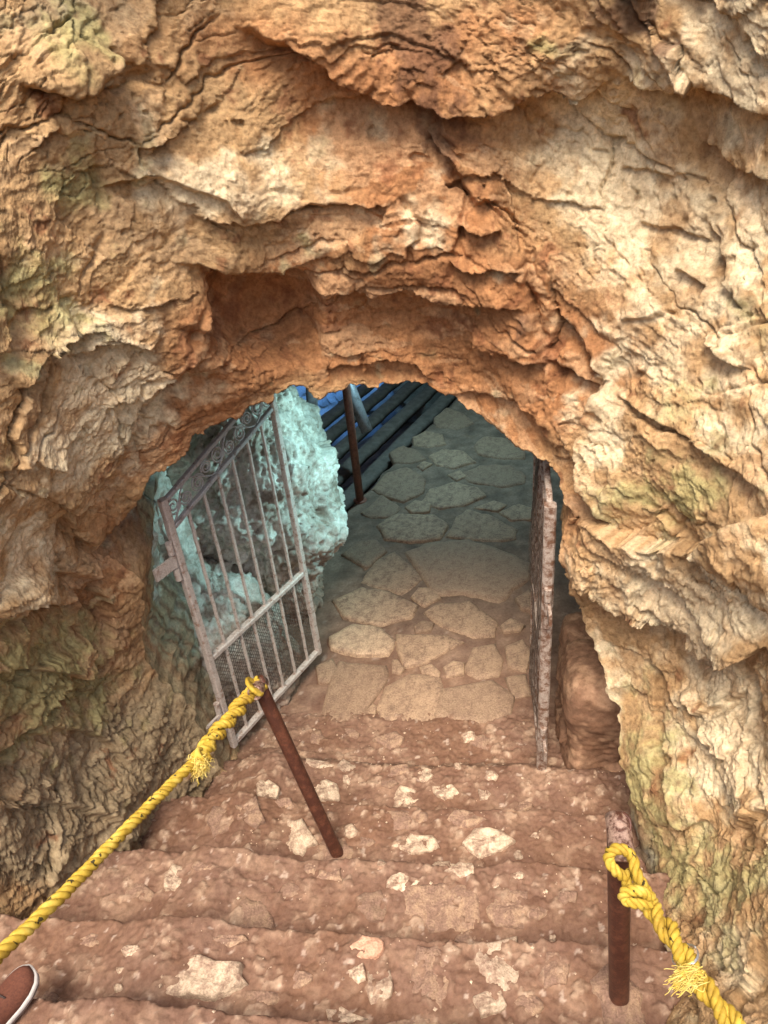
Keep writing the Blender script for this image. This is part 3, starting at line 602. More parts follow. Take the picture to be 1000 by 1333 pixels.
lichen = bary([(100, 50, 70, 50, .9), (50, 400, 90, 80, .9), (100, 235, 80, 50, .7), (50, 900, 110, 80, 1.0), (870, 640, 90, 50, .9), (850, 1010, 50, 110, .8), (940, 1150, 90, 90, .8), (900, 520, 50, 40, .6), (990, 420, 40, 60, .5), (370, 300, 60, 50, .4), (700, 60, 30, 20, .5), (120, 820, 60, 40, .4), (15, 600, 40, 60, .4)])
grey = bary([(150, 1010, 150, 110, 1.0), (60, 1110, 130, 60, .9), (230, 960, 60, 70, .8), (60, 20, 50, 40, .7), (160, 20, 30, 40, .6), (780, 900, 20, 60, .5), (210, 830, 30, 60, .7)])
dark = bary([(560, 60, 70, 40, .8), (515, 20, 46, 46, 1.1), (820, 25, 70, 30, .9), (555, 140, 46, 50, .8), (600, 200, 40, 60, .5), (690, 400, 26, 60, .5), (860, 60, 20, 14, .8), (170, 20, 26, 26, .4), (40, 60, 40, 30, .4)])
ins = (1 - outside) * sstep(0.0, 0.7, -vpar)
C = np.array([0.445, 0.280, 0.135], np.float32) * np.ones(P.shape, np.float32)
def blend(C, col, w): return C + (np.array(col, np.float32) - C) * np.clip(w, 0, 1)[..., None]
C = blend(C, (0.385, 0.178, 0.074), sstep(0.18, 0.9, orange + 0.5 * nz1 + 0.2 * nz2) * 0.95)
C = blend(C, (0.68, 0.555, 0.36), sstep(0.24, 0.85, cream + 0.6 * nz2 + 0.25 * nz1 + 0.22 * (i2 - 0.5) + 0.12 * (i3 - 0.5)) * 0.95)
C = blend(C, (0.50, 0.345, 0.20), sstep(0.5, 0.8, i3 + 0.4 * nz1) * 0.35)
C = blend(C, (0.34, 0.265, 0.16), sstep(0.25, 0.8, grey + 0.35 * nz2) * 0.85)
C = blend(C, (0.37, 0.325, 0.14), sstep(0.3, 0.95, lichen + 0.6 * nz2 + 0.2 * nz3) * 0.8)
C = blend(C, (0.27, 0.105, 0.045), sstep(0.35, 0.9, -nz2 - 0.4 * nz3 + 0.25 * orange - 0.2) * 0.7)
C = blend(C, (0.12, 0.055, 0.03), sstep(0.40, 0.85, dark + 0.6 * nz2 + 0.35 * nz3) * 0.75)
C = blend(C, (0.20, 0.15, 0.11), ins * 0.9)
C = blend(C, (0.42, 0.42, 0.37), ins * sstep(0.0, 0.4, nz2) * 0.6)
C *= (1 + 0.22 * (i2 - 0.5) + 0.22 * (i3 - 0.5) + 0.25 * nz3)[..., None]
C = np.clip(C, 0.012, 0.85)
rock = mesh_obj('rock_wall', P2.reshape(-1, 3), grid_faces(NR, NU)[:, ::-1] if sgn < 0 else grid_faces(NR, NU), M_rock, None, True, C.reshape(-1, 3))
rock['kind'] = 'structure'

# ------------------------------------------------------------------ other rock bodies
def blob(name, centre, radii, seed, amp, mat, colfn, nu=220, nv=160, rot=0.0, power=2.0, sub=None, scale=1.0, taper=0.0):
    th = np.linspace(0, 2 * math.pi, nu, endpoint=False)[None]; ph = np.linspace(0.02, math.pi - 0.02, nv)[:, None]
    d = np.stack([np.sin(ph) * np.cos(th), np.sin(ph) * np.sin(th), np.cos(ph) * np.ones_like(th)], -1)
    k = (np.abs(d) ** power).sum(-1) ** (-1 / power); d2_ = d * k[..., None]
    p = d2_ * np.array(radii); p[..., :2] *= (1 - taper * sstep(0.25, -0.9, d2_[..., 2]))[..., None]; c, s = math.cos(rot), math.sin(rot)
    Rm = np.array([[c, -s, 0], [s, c, 0], [0, 0, 1]]); p = p @ Rm.T + np.array(centre); nn = (d / np.array(radii)) @ Rm.T; nn /= np.linalg.norm(nn, axis=-1)[..., None]
    q = p.astype(np.float32) / scale
    q = q + 0.006 * np.stack([fbm(q * 14 + o_, 3, seed + 40) for o_ in (0, 7, 13)], -1)
    a, _, ia = plates(q / 0.34, seed, 0.8, 0.8); b, _, ib = plates(q / 0.12, seed + 5, 0.9, 0.8); cc, _, ic = plates(q / 0.045, seed + 9, 1.0, 0.8); a = a * 0.5; b = b * 0.30; cc = cc * 0.30
    h = amp * ((a - 0.2) + 0.38 * (b - 0.2) + 0.2 * (cc - 0.2) + 0.8 * fbm(q * 2.2, 4, seed + 3) + 0.10 * fbm(q * 25, 4, seed + 4, 0.55))
    hole = 0.9 * sstep(0.27, 0.42, perlin(q * 34 + 3 * perlin(q * 5, seed + 25)[..., None], seed + 21)) + 0.7 * sstep(0.32, 0.5, perlin(q * 60, seed + 22)); h = h - 0.16 * amp * hole
    p = p + nn * h[..., None]
    f = grid_faces(nv, nu, True); v = p.reshape(-1, 3); col = colfn(q, ia, ib).reshape(-1, 3)
    return mesh_obj(name, v, f[:, ::-1], mat, None, True, col)
def pale_cave(q, ia, ib):
    n = fbm(q * 6, 4, 501); m = fbm(q * 28, 3, 511)
    c = np.array([0.46, 0.43, 0.37]) * np.ones(q.shape)
    c = c + (np.array([0.13, 0.085, 0.05]) - c) * (sstep(0.12, 0.5, n + 0.45 * m) * 0.6)[..., None]
    c = c + (np.array([0.72, 0.70, 0.62]) - c) * (sstep(0.2, 0.6, -n + 0.4 * m) * 0.7)[..., None]
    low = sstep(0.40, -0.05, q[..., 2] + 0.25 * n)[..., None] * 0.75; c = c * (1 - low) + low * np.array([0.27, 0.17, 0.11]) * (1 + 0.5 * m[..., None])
    return np.clip(c, 0.02, 1).astype(np.float32)
def earthy(q, ia, ib):
    n = fbm(q * 6, 4, 521); m = fbm(q * 28, 3, 531)
    c = np.array([0.27, 0.15, 0.09]) * np.ones(q.shape)
    c = c + (np.array([0.45, 0.28, 0.17]) - c) * (sstep(0.0, 0.5, n + 0.3 * m) * 0.7)[..., None]
    c = c * (1 + 0.3 * m)[..., None]
    return np.clip(c, 0.02, 1).astype(np.float32)
def greyrock(q, ia, ib):
    n = fbm(q * 2, 4, 541); m = fbm(q * 12, 3, 551)
    return np.clip(np.array([0.36, 0.35, 0.33]) * (1 + 0.7 * n + 0.5 * m)[..., None], 0.02, 1).astype(np.float32)
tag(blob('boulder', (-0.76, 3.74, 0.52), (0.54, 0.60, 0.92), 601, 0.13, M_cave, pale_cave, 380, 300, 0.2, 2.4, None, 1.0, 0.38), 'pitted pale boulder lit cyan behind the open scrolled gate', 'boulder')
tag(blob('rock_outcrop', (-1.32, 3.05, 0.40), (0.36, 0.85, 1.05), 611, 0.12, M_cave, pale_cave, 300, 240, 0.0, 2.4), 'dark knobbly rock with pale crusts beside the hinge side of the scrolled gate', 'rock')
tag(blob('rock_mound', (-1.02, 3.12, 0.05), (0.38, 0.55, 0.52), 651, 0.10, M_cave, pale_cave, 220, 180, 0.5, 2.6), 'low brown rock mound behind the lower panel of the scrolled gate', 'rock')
tag(blob('rock_jamb', (1.04, 2.32, 0.08), (0.35, 0.30, 0.42), 621, 0.045, M_cave, earthy, 200, 160, -0.15, 8.0), 'reddish earthy rock jamb at the foot of the wire-covered gate', 'rock')
back_wall = blob('cave_back_wall', (-1.2, 11.4, -0.4), (5.4, 2.4, 3.6), 631, 0.5, M_cave, greyrock, 280, 180, -0.35, 3.0, None, 1.5); back_wall['kind'] = 'structure'
low_wall = blob('cave_side_wall', (-3.4, 6.6, -1.0), (1.0, 3.0, 3.2), 641, 0.5, M_cave, greyrock, 160, 120, 0.1, 3.0, None, 2.0); low_wall['kind'] = 'structure'

# ------------------------------------------------------------------ flagstones and embedded stones
def slab(name, ctr_px, outline_px, z, lift, mat, parent, dome=0.012, seed=0, smoothk=2, jit=0.09, grow=1.0):
    o = at_z(np.array([p[0] for p in outline_px], float), np.array([p[1] for p in outline_px], float), z)[:, :2]
    n = len(o); pts = []
    for k in range(n):                                           # round the corners, break the edges
        a, b = o[k], o[(k + 1) % n]; m = max(2, int(np.linalg.norm(b - a) / 0.045))
        for j in range(m): pts.append(a + (b - a) * j / m)
    pts = np.array(pts)
    for _ in range(smoothk): pts = 0.5 * pts + 0.25 * (np.roll(pts, 1, 0) + np.roll(pts, -1, 0))
    c = pts.mean(0); pts = c + (pts - c) * grow; size = np.linalg.norm(pts - c, axis=1).mean()
    q = np.c_[pts * 22, np.full(len(pts), seed * 1.7)]
    pts = c + (pts - c) * (1 + jit * fbm(q, 3, 700 + seed))[:, None]
    m = len(pts); v = []; rings = [(1.05, -0.03), (1.0, lift * 0.55), (0.965, lift * 0.92), (0.86, lift), (0.62, lift), (0.36, lift)]
    for s, h in rings:
        w = c + (pts - c) * s
        hh = h + (dome * fbm(np.c_[w * 14, np.full(m, seed)], 4, 720) if h > lift * 0.5 else 0) - 0.004 * (s > 0.9)
        hh = np.broadcast_to(hh, (m,)); v += [(w[i, 0] - c[0], w[i, 1] - c[1], hh[i]) for i in range(m)]
    v.append((0, 0, lift + dome * 0.3)); f = []
    for r in range(len(rings) - 1):
        for i in range(m): f.append((r*m+i, r*m+(i+1) % m, (r+1)*m+(i+1) % m, (r+1)*m+i))
    b = (len(rings) - 1) * m; f += [(b+i, b+(i+1) % m, len(v) - 1) for i in range(m)]
    ob = mesh_obj(name, v, f, mat, parent); ob.location = (c[0], c[1], z); return ob
FLAGS = [[(60,1100),(85,990),(110,955),(245,965),(245,1010),(160,1125),(85,1130)], [(238,1090),(262,1030),(330,990),(415,1000),(430,1050),(400,1125),(330,1135),(245,1118)],
 [(422,1110),(442,1040),(590,1012),(650,1060),(640,1108),(560,1138),(432,1120)], [(180,1115),(210,1080),(226,1092),(215,1125)], [(297,862),(440,866),(488,885),(380,945),(320,955),(300,905)],
 [(440,966),(470,946),(503,952),(500,984),(450,990)], [(510,970),(537,906),(600,892),(625,940),(610,984),(550,994)], [(275,946),(290,940),(312,970),(300,985),(275,980)],
 [(365,965),(400,955),(425,978),(420,994),(370,980)], [(390,790),(430,766),(520,756),(600,820),(590,855),(530,862),(440,830)],
 [(340,600),(420,570),(520,565),(600,590),(690,630),(690,670),(600,740),(500,716),(424,722),(380,665)], [(180,690),(230,620),(280,600),(330,640),(358,680),(300,722)],
 [(338,737),(360,712),(400,712),(424,740),(376,764)], [(100,750),(180,714),(260,728),(338,766),(320,800),(230,825),(130,800)], [(80,870),(150,832),(230,842),(268,880),(250,918),(160,920),(90,902)],
 [(345,830),(370,815),(405,822),(395,845),(350,850)], [(625,830),(655,808),(695,830),(680,848),(635,850)], [(672,745),(710,722),(728,740),(726,780),(690,775)],
 [(460,540),(490,482),(520,462),(580,476),(660,520),(655,545),(600,555),(520,550)], [(240,510),(290,476),(400,482),(440,504),(420,550),(330,558),(260,550)], [(320,450),(350,430),(395,440),(390,464),(340,470)],
 [(180,465),(240,412),(295,450),(270,476),(210,478)], [(220,390),(260,342),(320,326),(372,360),(365,398),(310,424),(260,410)], [(378,430),(402,392),(470,372),(540,386),(560,410),(500,438),(430,448)],
 [(222,302),(250,292),(270,302),(245,320)], [(270,272),(310,252),(350,266),(375,290),(330,304),(285,300)], [(355,316),(375,302),(400,308),(372,328)], [(545,252),(570,226),(640,232),(690,270),(690,288),(620,288),(560,276)],
 [(510,340),(560,316),(650,316),(690,346),(690,368),(620,378),(530,364)], [(415,162),(450,132),(500,150),(530,176),(480,194),(420,186)], [(345,226),(380,208),(430,216),(440,244),(390,254),(350,246)],
 [(345,182),(375,168),(410,180),(380,190)], [(625,466),(680,442),(730,456),(730,488),(660,488)], [(540,450),(600,430),(640,440),(610,460)], [(455,345),(490,330),(510,350),(480,362)], [(400,285),(440,262),(500,270),(530,300),(470,318),(420,310)],
 [(120,600),(170,560),(220,560),(250,590),(190,640)], [(640,900),(690,880),(720,920),(700,970),(650,960)], [(640,1000),(700,990),(715,1050),(665,1060)], [(30,960),(80,940),(95,970),(70,1010),(40,1010)]]
for k, pl in enumerate(FLAGS):
    pts = [(400 + x * 0.405, 480 + y * 0.405) for x, y in pl]
    cc_ = at_z(np.mean([p[0] for p in pts]), np.mean([p[1] for p in pts]), FLOOR_Z)
    slab('flagstone', None, pts, float(floor_height(cc_[None, 0], cc_[None, 1], False)[0]), 0.014 + 0.010 * random.random() + (0.010 if k in (10, 14, 19) else 0), M_flag if k not in (10, 14) else M_flag_pale, cave_floor, 0.009, k, 0, 0.05, 1.15)
STONES = [  # photo x, y, width, height, finish
 (451, 998, 27, 16, 'p'), (453, 1014, 13, 11, 'p'), (427, 1030, 30, 28, 'p'), (528, 1038, 40, 22, 'p'), (554, 1010, 22, 18, 'p'), (582, 1030, 36, 18, 'p'), (506, 1020, 22, 14, 'd'), (535, 1066, 62, 30, 'd'), (544, 1100, 58, 26, 'p'),
 (607, 1066, 42, 26, 'd'), (636, 1096, 62, 36, 'p'), (576, 1128, 36, 16, 'p'), (603, 1133, 36, 22, 'p'), (526, 1150, 44, 20, 'p'), (648, 1152, 20, 16, 'p'), (584, 1182, 98, 58, 'd'), (665, 1182, 54, 46, 'd'), (483, 1180, 40, 38, 'd'),
 (476, 1233, 46, 34, 'k'), (496, 1285, 42, 48, 'p'), (466, 1268, 24, 26, 'p'), (646, 1256, 62, 72, 'p'), (640, 1304, 42, 34, 'p'), (562, 1270, 58, 74, 'd'), (722, 1258, 34, 54, 'd'), (445, 1324, 60, 22, 'p'), (540, 1333, 84, 16, 'd'),
 (230, 1146, 30, 34, 'p'), (180, 1160, 42, 30, 'd'), (246, 1274, 146, 52, 'p'), (172, 1240, 26, 14, 'p'), (349, 1028, 28, 22, 'p'), (288, 1066, 32, 34, 'd'), (326, 1062, 46, 36, 'd'), (386, 1090, 44, 46, 'p'), (416, 997, 40, 10, 'p'),
 (328, 1190, 58, 48, 'd'), (391, 1274, 30, 20, 'd'), (63, 1298, 40, 22, 'd'), (266, 1128, 30, 12, 'd'), (509, 964, 40, 20, 'd'), (611, 960, 18, 14, 'p'), (629, 966, 30, 16, 'd'), (413, 962, 20, 20, 'd'), (520, 1003, 30, 14, 'd'),
 (455, 955, 30, 14, 'd'), (640, 1010, 18, 12, 'p'), (697, 1090, 12, 10, 'p'), (700, 1190, 26, 16, 'd'), (380, 1160, 34, 20, 'd'), (120, 1225, 36, 18, 'd'), (300, 1225, 40, 16, 'd'), (340, 1300, 50, 24, 'd'), (690, 1310, 40, 24, 'd'),
 (430, 1140, 30, 14, 'd'), (610, 1222, 40, 18, 'd'), (740, 1170, 26, 18, 'd'), (490, 1060, 24, 16, 'd'), (370, 1048, 24, 14, 'd'), (680, 1050, 28, 14, 'd')]
sr = random.Random(21)
for _ in range(70):
    y = 975 + 350 * sr.random() ** 0.8; x = sr.gauss(560, 120) if y < 1120 else sr.uniform(110, 760); w = sr.uniform(8, 26) * (0.7 + (y - 960) / 500)
    if all((x - a[0]) ** 2 + (y - a[1]) ** 2 > (0.55 * (w + a[2])) ** 2 for a in STONES) and 200 - (y - 960) * 0.9 < x < 760 and not (x > 770 - (1130 - y)): STONES.append((x, y, w, w * sr.uniform(0.5, 0.9), sr.choice('pppdd')))
for k, (x, y, w, h, t) in enumerate(STONES):
    g = ground_hit(x, y); n = random.choice((5, 6, 7)); pts = []
    for i in range(n):
        a = 2 * math.pi * (i + random.uniform(-0.3, 0.3)) / n; r = random.uniform(0.75, 1.2)
        ca, sa = math.cos(a), math.sin(a); e = (abs(ca) ** 3 + abs(sa) ** 3) ** (-1 / 3)
        pts.append((x + 0.5 * w * r * ca * e, y - 0.5 * h * r * sa * e))
    slab('stone', None, pts, float(g[2]), 0.010 if t != 'd' else 0.007, {'p': M_pale, 'd': M_dull, 'k': M_pink}[t], stairs, 0.022 if t != 'd' else 0.014, k + 60, 0, 0.30, 1.08)
# loose grit on the treads
mb = MB(); gr = np.random.default_rng(5)
for k in range(620):
    p_, q_ = gr.uniform(-1.0, 0.85), gr.uniform(0.7, 2.5); X, Y = p_ * LX[0] + q_ * AX[0], p_ * LX[1] + q_ * AX[1]
    r = 0.0022 + 0.005 * gr.random() ** 3; z = float(stair_height(np.array([X]), np.array([Y]))[0])
    v = [(X + r * s * gr.uniform(.7, 1.3), Y, z + r * .3) for s in (-1, 1)] + [(X, Y + r * s * gr.uniform(.7, 1.3), z + r * .3) for s in (-1, 1)] + [(X, Y, z + r * .9), (X, Y, z - r)]
    mb.add(v, [(0, 4, 2), (2, 4, 1), (1, 4, 3), (3, 4, 0), (0, 2, 5), (2, 1, 5), (1, 3, 5), (3, 0, 5)])
tag(mb.build('loose_grit', M_pale, None, False), 'tiny pale grit scattered on the muddy steps', 'grit', kind='stuff')

# ------------------------------------------------------------------ gates
def gate_frame(hinge, free, name, label, cat, h_hinge, rise, with_scroll=True, mesh_all=False, bars=6, mat=M_gate):
    hinge, free = np.array(hinge), np.array(free); root = empty(name, tuple(hinge)); tag(root, label, cat)
    w = np.linalg.norm((free - hinge)[:2]); d = (free - hinge) / w; d[2] = 0; up = np.array([0, 0, 1.0]); nrm = np.cross(d, up)
    L = lambda s, z, o=0.0: d * s + up * z + nrm * o
    def part(nm, m, fn, parent=root):
        b = MB(); fn(b); return b.build(nm, m, parent, False)
    sw = 0.032 if with_scroll else 0.042
    st = part('stile', mat, lambda b: b.bar(L(0, 0), L(0, h_hinge), sw, sw, d))
    part('stile', mat, lambda b: b.bar(L(w, 0), L(w, h_hinge + rise), 0.032, 0.028, d))
    part('rail', mat, lambda b: b.bar(L(0.017, 0.018), L(w - 0.017, 0.018), 0.026, 0.030, up))
    part('rail', mat, lambda b: b.bar(L(0.017, 0.55), L(w - 0.017, 0.55), 0.026, 0.030, up))
    low = lambda s: h_hinge - 0.14 + rise * s / w
    part('rail', M_iron if with_scroll else mat, lambda b: b.bar(L(0.017, low(0.017)), L(w - 0.017, low(w - 0.017)), 0.018, 0.022, up))
    part('rail', M_iron if with_scroll else mat, lambda b: b.bar(L(0.017, low(0.017) + 0.125), L(w - 0.017, low(w - 0.017) + 0.125), 0.018, 0.022, up))
    for k in range(bars):
        s = w * (k + 1) / (bars + 1) + random.gauss(0, 0.003); s2 = s + random.gauss(0, 0.005)
        part('bar', mat, lambda b: b.bar(L(s2, 0.032), L(s, low(s) - 0.011), 0.013, 0.013, d))
    if with_scroll:
        sl_ = math.atan2(rise, w); e1_ = d * math.cos(sl_) + up * math.sin(sl_); e2_ = -d * math.sin(sl_) + up * math.cos(sl_)
        ln = w / math.cos(sl_); nsc = 5
        for k in range(nsc):
            c0 = L(0, low(0) + 0.0625) + e1_ * (ln * (k + 0.5) / nsc); flip = 1 if k % 2 == 0 else -1
            def sc_(b):
                for sgn_, cxo, big in ((1, -0.028, 0.040), (-1, 0.040, 0.030)):
                    tt_ = np.linspace(0, 1, 40); ang = tt_ * 2.0 * 2 * math.pi; r = 0.006 + (big - 0.006) * tt_ ** 0.9
                    a = ang * flip * sgn_ + (0 if sgn_ > 0 else math.pi)
                    pts = [c0 + e1_ * (cxo + rr * math.cos(x)) + e2_ * (flip * sgn_ * 0.012 + rr * math.sin(x)) for rr, x in zip(r, a)]
                    b.tube(pts, 0.0038, 6)
                s_ = np.linspace(-1, 1, 20); pts = [c0 + e1_ * (0.07 * x) + e2_ * (flip * 0.046 * math.sin(x * math.pi / 2)) for x in s_]
                b.tube(pts, 0.0038, 6)
            part('scroll', M_iron, sc_)
    # hinges: knuckles on the stile and a lug set in the rock
    for hz in ((0.22, 1.10) if with_scroll else (0.20, 0.93)):
        hp = part('hinge', mat, lambda b: [b.tube([L(-0.030, hz + o, 0.0), L(-0.030, hz + o + 0.055, 0.0)], 0.014, 10) for o in (-0.09, -0.028, 0.034)])
        part('hinge_lug', mat, lambda b: b.box(L(-0.085 if with_scroll else -0.07, hz, 0.004), d * (0.05 if with_scroll else 0.035), up * 0.026, nrm * 0.006), hp)
    z0, z1 = (0.04, 0.54)
    def wires(b):
        sp = 0.055 if mesh_all else 0.022; top = (lambda s: low(s)) if mesh_all else (lambda s: 0.54)
        zmax = top(w)
        for dirn in (1, -1):
            k = -zmax
            while k < w + zmax:
                pts = []
                for j in range(60):
                    z = 0.03 + (zmax - 0.03) * j / 59; s = k + dirn * z if dirn > 0 else k + zmax - z
                    if 0.015 < s < w - 0.015 and z < top(s): pts.append(L(s, z, -0.016 + 0.004 * math.sin(j * 0.9 + k * 40) + (0.012 * math.sin(s * 9 + z * 7) if mesh_all else 0)))
                if len(pts) > 2: b.tube(pts[::3] + ([pts[-1]] if (len(pts) - 1) % 3 else []), 0.0017 if not mesh_all else 0.0014, 3, False)
                k += sp
    wm = part('wire_mesh', M_wire, wires)
    return root
gL = np.array([-0.829, 2.422, 0.0]); gLf = np.array([-0.435, 3.002, 0.0])
gate_frame(gL, gLf, 'iron_gate', 'open iron gate leaf with forged scrolls and slender upright bars', 'gate', 1.37, 0.225)
gR = np.array([0.568, 2.106, 0.0]); gRf = np.array([0.688, 2.80, 0.0])
gate_frame(gR, gRf, 'wire_gate', 'iron gate leaf covered in wire netting, swung back along the right jamb', 'gate', 1.36, 0.225, False, True, 4, M_gate2)

# ------------------------------------------------------------------ posts and ropes
def post(name, base, top, label, r, ring_axis):
    root = empty(name, tuple(base)); tag(root, label, 'post')
    b0 = np.array(base); t0 = np.array(top); d = (t0 - b0) / np.linalg.norm(t0 - b0)
    m = MB(); m.pipe(-d * 0.05, t0 - b0, r, r - 0.005, 22, 20, 0.018); m.build('pipe', M_rust, root)
    m = MB(); rows = [(0.085, -0.03), (0.075, 0.004), (0.055, 0.012), (r + 0.004, 0.016), (r - 0.002, 0.014)]; v = []
    for rr, hh in rows:
        for i in range(18):
            a = 2 * math.pi * i / 18; j = 1 + 0.22 * math.sin(a * 2 + base[0] * 9) + 0.12 * math.sin(a * 5 + 1); j = j if rr > r + 0.01 else 1.0
            v.append((rr * j * math.cos(a), rr * j * math.sin(a), hh + 0.003 * math.sin(a * 3)))
    m.add(v, [(k*18+i, k*18+(i+1) % 18, (k+1)*18+(i+1) % 18, (k+1)*18+i) for k in range(4) for i in range(18)]); m.build('footing', M_dull, root)
    ra = np.array(ring_axis, float); ra /= np.linalg.norm(ra)
    c = t0 - b0 - d * 0.012; m = MB(); m.pipe(c - ra * 0.062, c + ra * 0.030, r * 1.04, r * 0.78, 22, 6); m.build('sleeve', M_worn, root)
    return root
bL = ground_hit(440, 1113); tL = at_z(336, 889, float(bL[2]) + 0.80)
bR = at_z(806, 1300, 0.45); tR = near_vertical(806, 1075, bR)
print('posts', bL, tL, np.linalg.norm(tL - bL), bR, tR)
RL_END = at_d(-160, 1400, 0.92)
dirL = (at_d(0, 1240, 1.08) - tL); dirL /= np.linalg.norm(dirL)
post('rope_post', bL, tL, 'leaning rust brown pipe post standing mid-stair with a worn sleeve end', 0.025, -dirL + np.array([0, 0, 0.15]))
RR_END = at_d(1010, 1430, 1.0)
dirR = (at_d(940, 1310, 1.32) - tR); dirR /= np.linalg.norm(dirR)
post('rope_post', bR, tR, 'short upright rust brown pipe post at the foot of the pale rock', 0.027, -(at_d(813, 1130, float((R.T @ (tR - CAM))[2]) - 0.07) - tR))

def curve_pts(pts, n): return densify(pts, n)
def frames(c):
    t = np.gradient(c, axis=0); t /= np.linalg.norm(t, axis=1)[:, None]; nn = np.array([0, 0, 1.0]); nn = nn - nn.dot(t[0]) * t[0]; nn /= np.linalg.norm(nn); A = []; B = []
    for k in range(len(c)):
        nn = nn - nn.dot(t[k]) * t[k]; nn /= np.linalg.norm(nn); A.append(nn.copy()); B.append(np.cross(t[k], nn))
    return np.array(A), np.array(B)
def strands(c, rad, pitch, phase=0.0, n=3):
    """the n twisted strands of a laid rope about the centre line c"""
    A, B = frames(c); s = np.r_[0, np.cumsum(np.linalg.norm(np.diff(c, axis=0), axis=1))]; out_ = []
    for k in range(n):
        a = 2 * math.pi * (s / pitch + k / n) + phase + 0.5 * np.sin(s * 23 + phase) + 0.35 * np.sin(s * 51 + 1.3); rr = rad * (0.50 + 0.06 * np.sin(s * 37 + 2 * k))
        out_.append(c + A * (rr * np.cos(a))[:, None] + B * (rr * np.sin(a))[:, None])
    return out_
def rope(root, c, rad, pitch):
    for sidx, sp in enumerate(strands(c, rad, pitch)):
        m = MB(); m.tube(sp, rad * 0.53, 8); m.build('strand', M_rope, root)
def braid(root, c, rad, twist, pitch):
    """two ropes wound round each other"""
    A, B = frames(c); s = np.r_[0, np.cumsum(np.linalg.norm(np.diff(c, axis=0), axis=1))]
    for k in (0, 1):
        a = 2 * math.pi * (s / twist + k / 2) + 0.6; wob = 0.92 * rad * (1 + 0.18 * np.sin(s * 60 + k))
        cc = c + A * (wob * np.cos(a))[:, None] + B * (wob * np.sin(a))[:, None]
        for sp in strands(cc, rad, pitch, k * 1.0):
            m = MB(); m.tube(sp, rad * 0.53, 8); m.build('strand', M_rope, root)
def fray(root, origin, direction, length, count, spread, seed, curl=0.9):
    r_ = np.random.default_rng(seed); m = MB(); dr = np.array(direction, float); dr /= np.linalg.norm(dr)
    for k in range(count):
        v = dr + r_.normal(size=3) * spread; v /= np.linalg.norm(v); l_ = length * r_.uniform(0.35, 1.0); o_ = np.array(origin) + r_.normal(size=3) * 0.008
        t_ = np.linspace(0, 1, 8)[:, None]; cv = r_.normal(size=3); c2_ = r_.normal(size=3)
        pts = o_ + v * l_ * t_ + (cv * np.sin(t_ * 5.0) + c2_ * np.sin(t_ * 9.0) * 0.5) * l_ * 0.16 * curl + np.array([0, 0, -1.0]) * l_ * 0.2 * t_ ** 2
        m.tube(pts, np.linspace(0.0015, 0.0007, 8), 3, False)
    return m.build('frayed_end', M_fray, root)
# left rope
rootL = empty('handrail_rope', tuple(tL)); tag(rootL, 'taut yellow rope tied to the leaning brown post, its knot frayed to a tuft', 'rope')
off = lambda P_: np.array(P_) - tL
k1 = at_d(262, 985, np.linalg.norm(tL - CAM) * 0.83)
kd = lambda x, y, d: at_d(x, y, d)
zL = float((R.T @ (tL - CAM))[2])
bp = [tL + np.array([0.01, 0, 0.0]), kd(318, 912, zL - 0.06), kd(298, 938, zL - 0.14), kd(276, 962, zL - 0.22), kd(262, 985, zL - 0.29)]
braid(rootL, curve_pts([off(p) for p in bp], 110), 0.0150, 0.120, 0.055)
rp = [kd(274, 966, zL - 0.25), kd(262, 984, zL - 0.30), kd(236, 1008, zL - 0.38), kd(160, 1084, zL - 0.60), kd(80, 1166, zL - 0.80), kd(0, 1242, zL - 0.96), kd(-120, 1352, zL - 1.14), kd(-260, 1470, zL - 1.28)]
rope(rootL, curve_pts([off(p) for p in rp], 420), 0.0165, 0.062)
fray(rootL, off(kd(258, 992, zL - 0.33)), R @ np.array([0.15, 1.0, -0.2]), 0.036, 320, 0.55, 3, 1.8)
m = MB(); a_ = np.linspace(0, 2 * math.pi * 2.6, 90); kc = off(kd(262, 985, zL - 0.31)); e1v = R @ np.array([0.7, 0.7, 0]); e2v = R @ np.array([0, 0, 1.0]); e3v = R @ np.array([-0.7, 0.7, 0])
m.tube([kc + e1v * 0.021 * math.cos(x) + e2v * 0.021 * math.sin(x) + e3v * (0.012 * (x / 8 - 1)) for x in a_], 0.0085, 8); m.build('knot', M_rope, rootL)
# loop of the left rope round the sleeve
m = MB(); a_ = np.linspace(0, 2 * math.pi, 60); lc = off(tL - dirL * -0.045)
for ph_ in (0, 1, 2):
    m.tube([lc + (R @ np.array([0.8, -0.6, 0])) * 0.0 + dirL * 0.010 * math.cos(9 * x + ph_ * 2.1) + (R @ np.array([0.75, 0.65, 0])) * (0.031 * math.cos(x) + 0.005 * math.cos(9 * x + ph_ * 2.1)) + (R @ np.array([0, 0, 1.0])) * (0.031 * math.sin(x) + 0.005 * math.sin(9 * x + ph_ * 2.1)) for x in a_], 0.007, 7, False)
m.build('loop', M_rope, rootL)
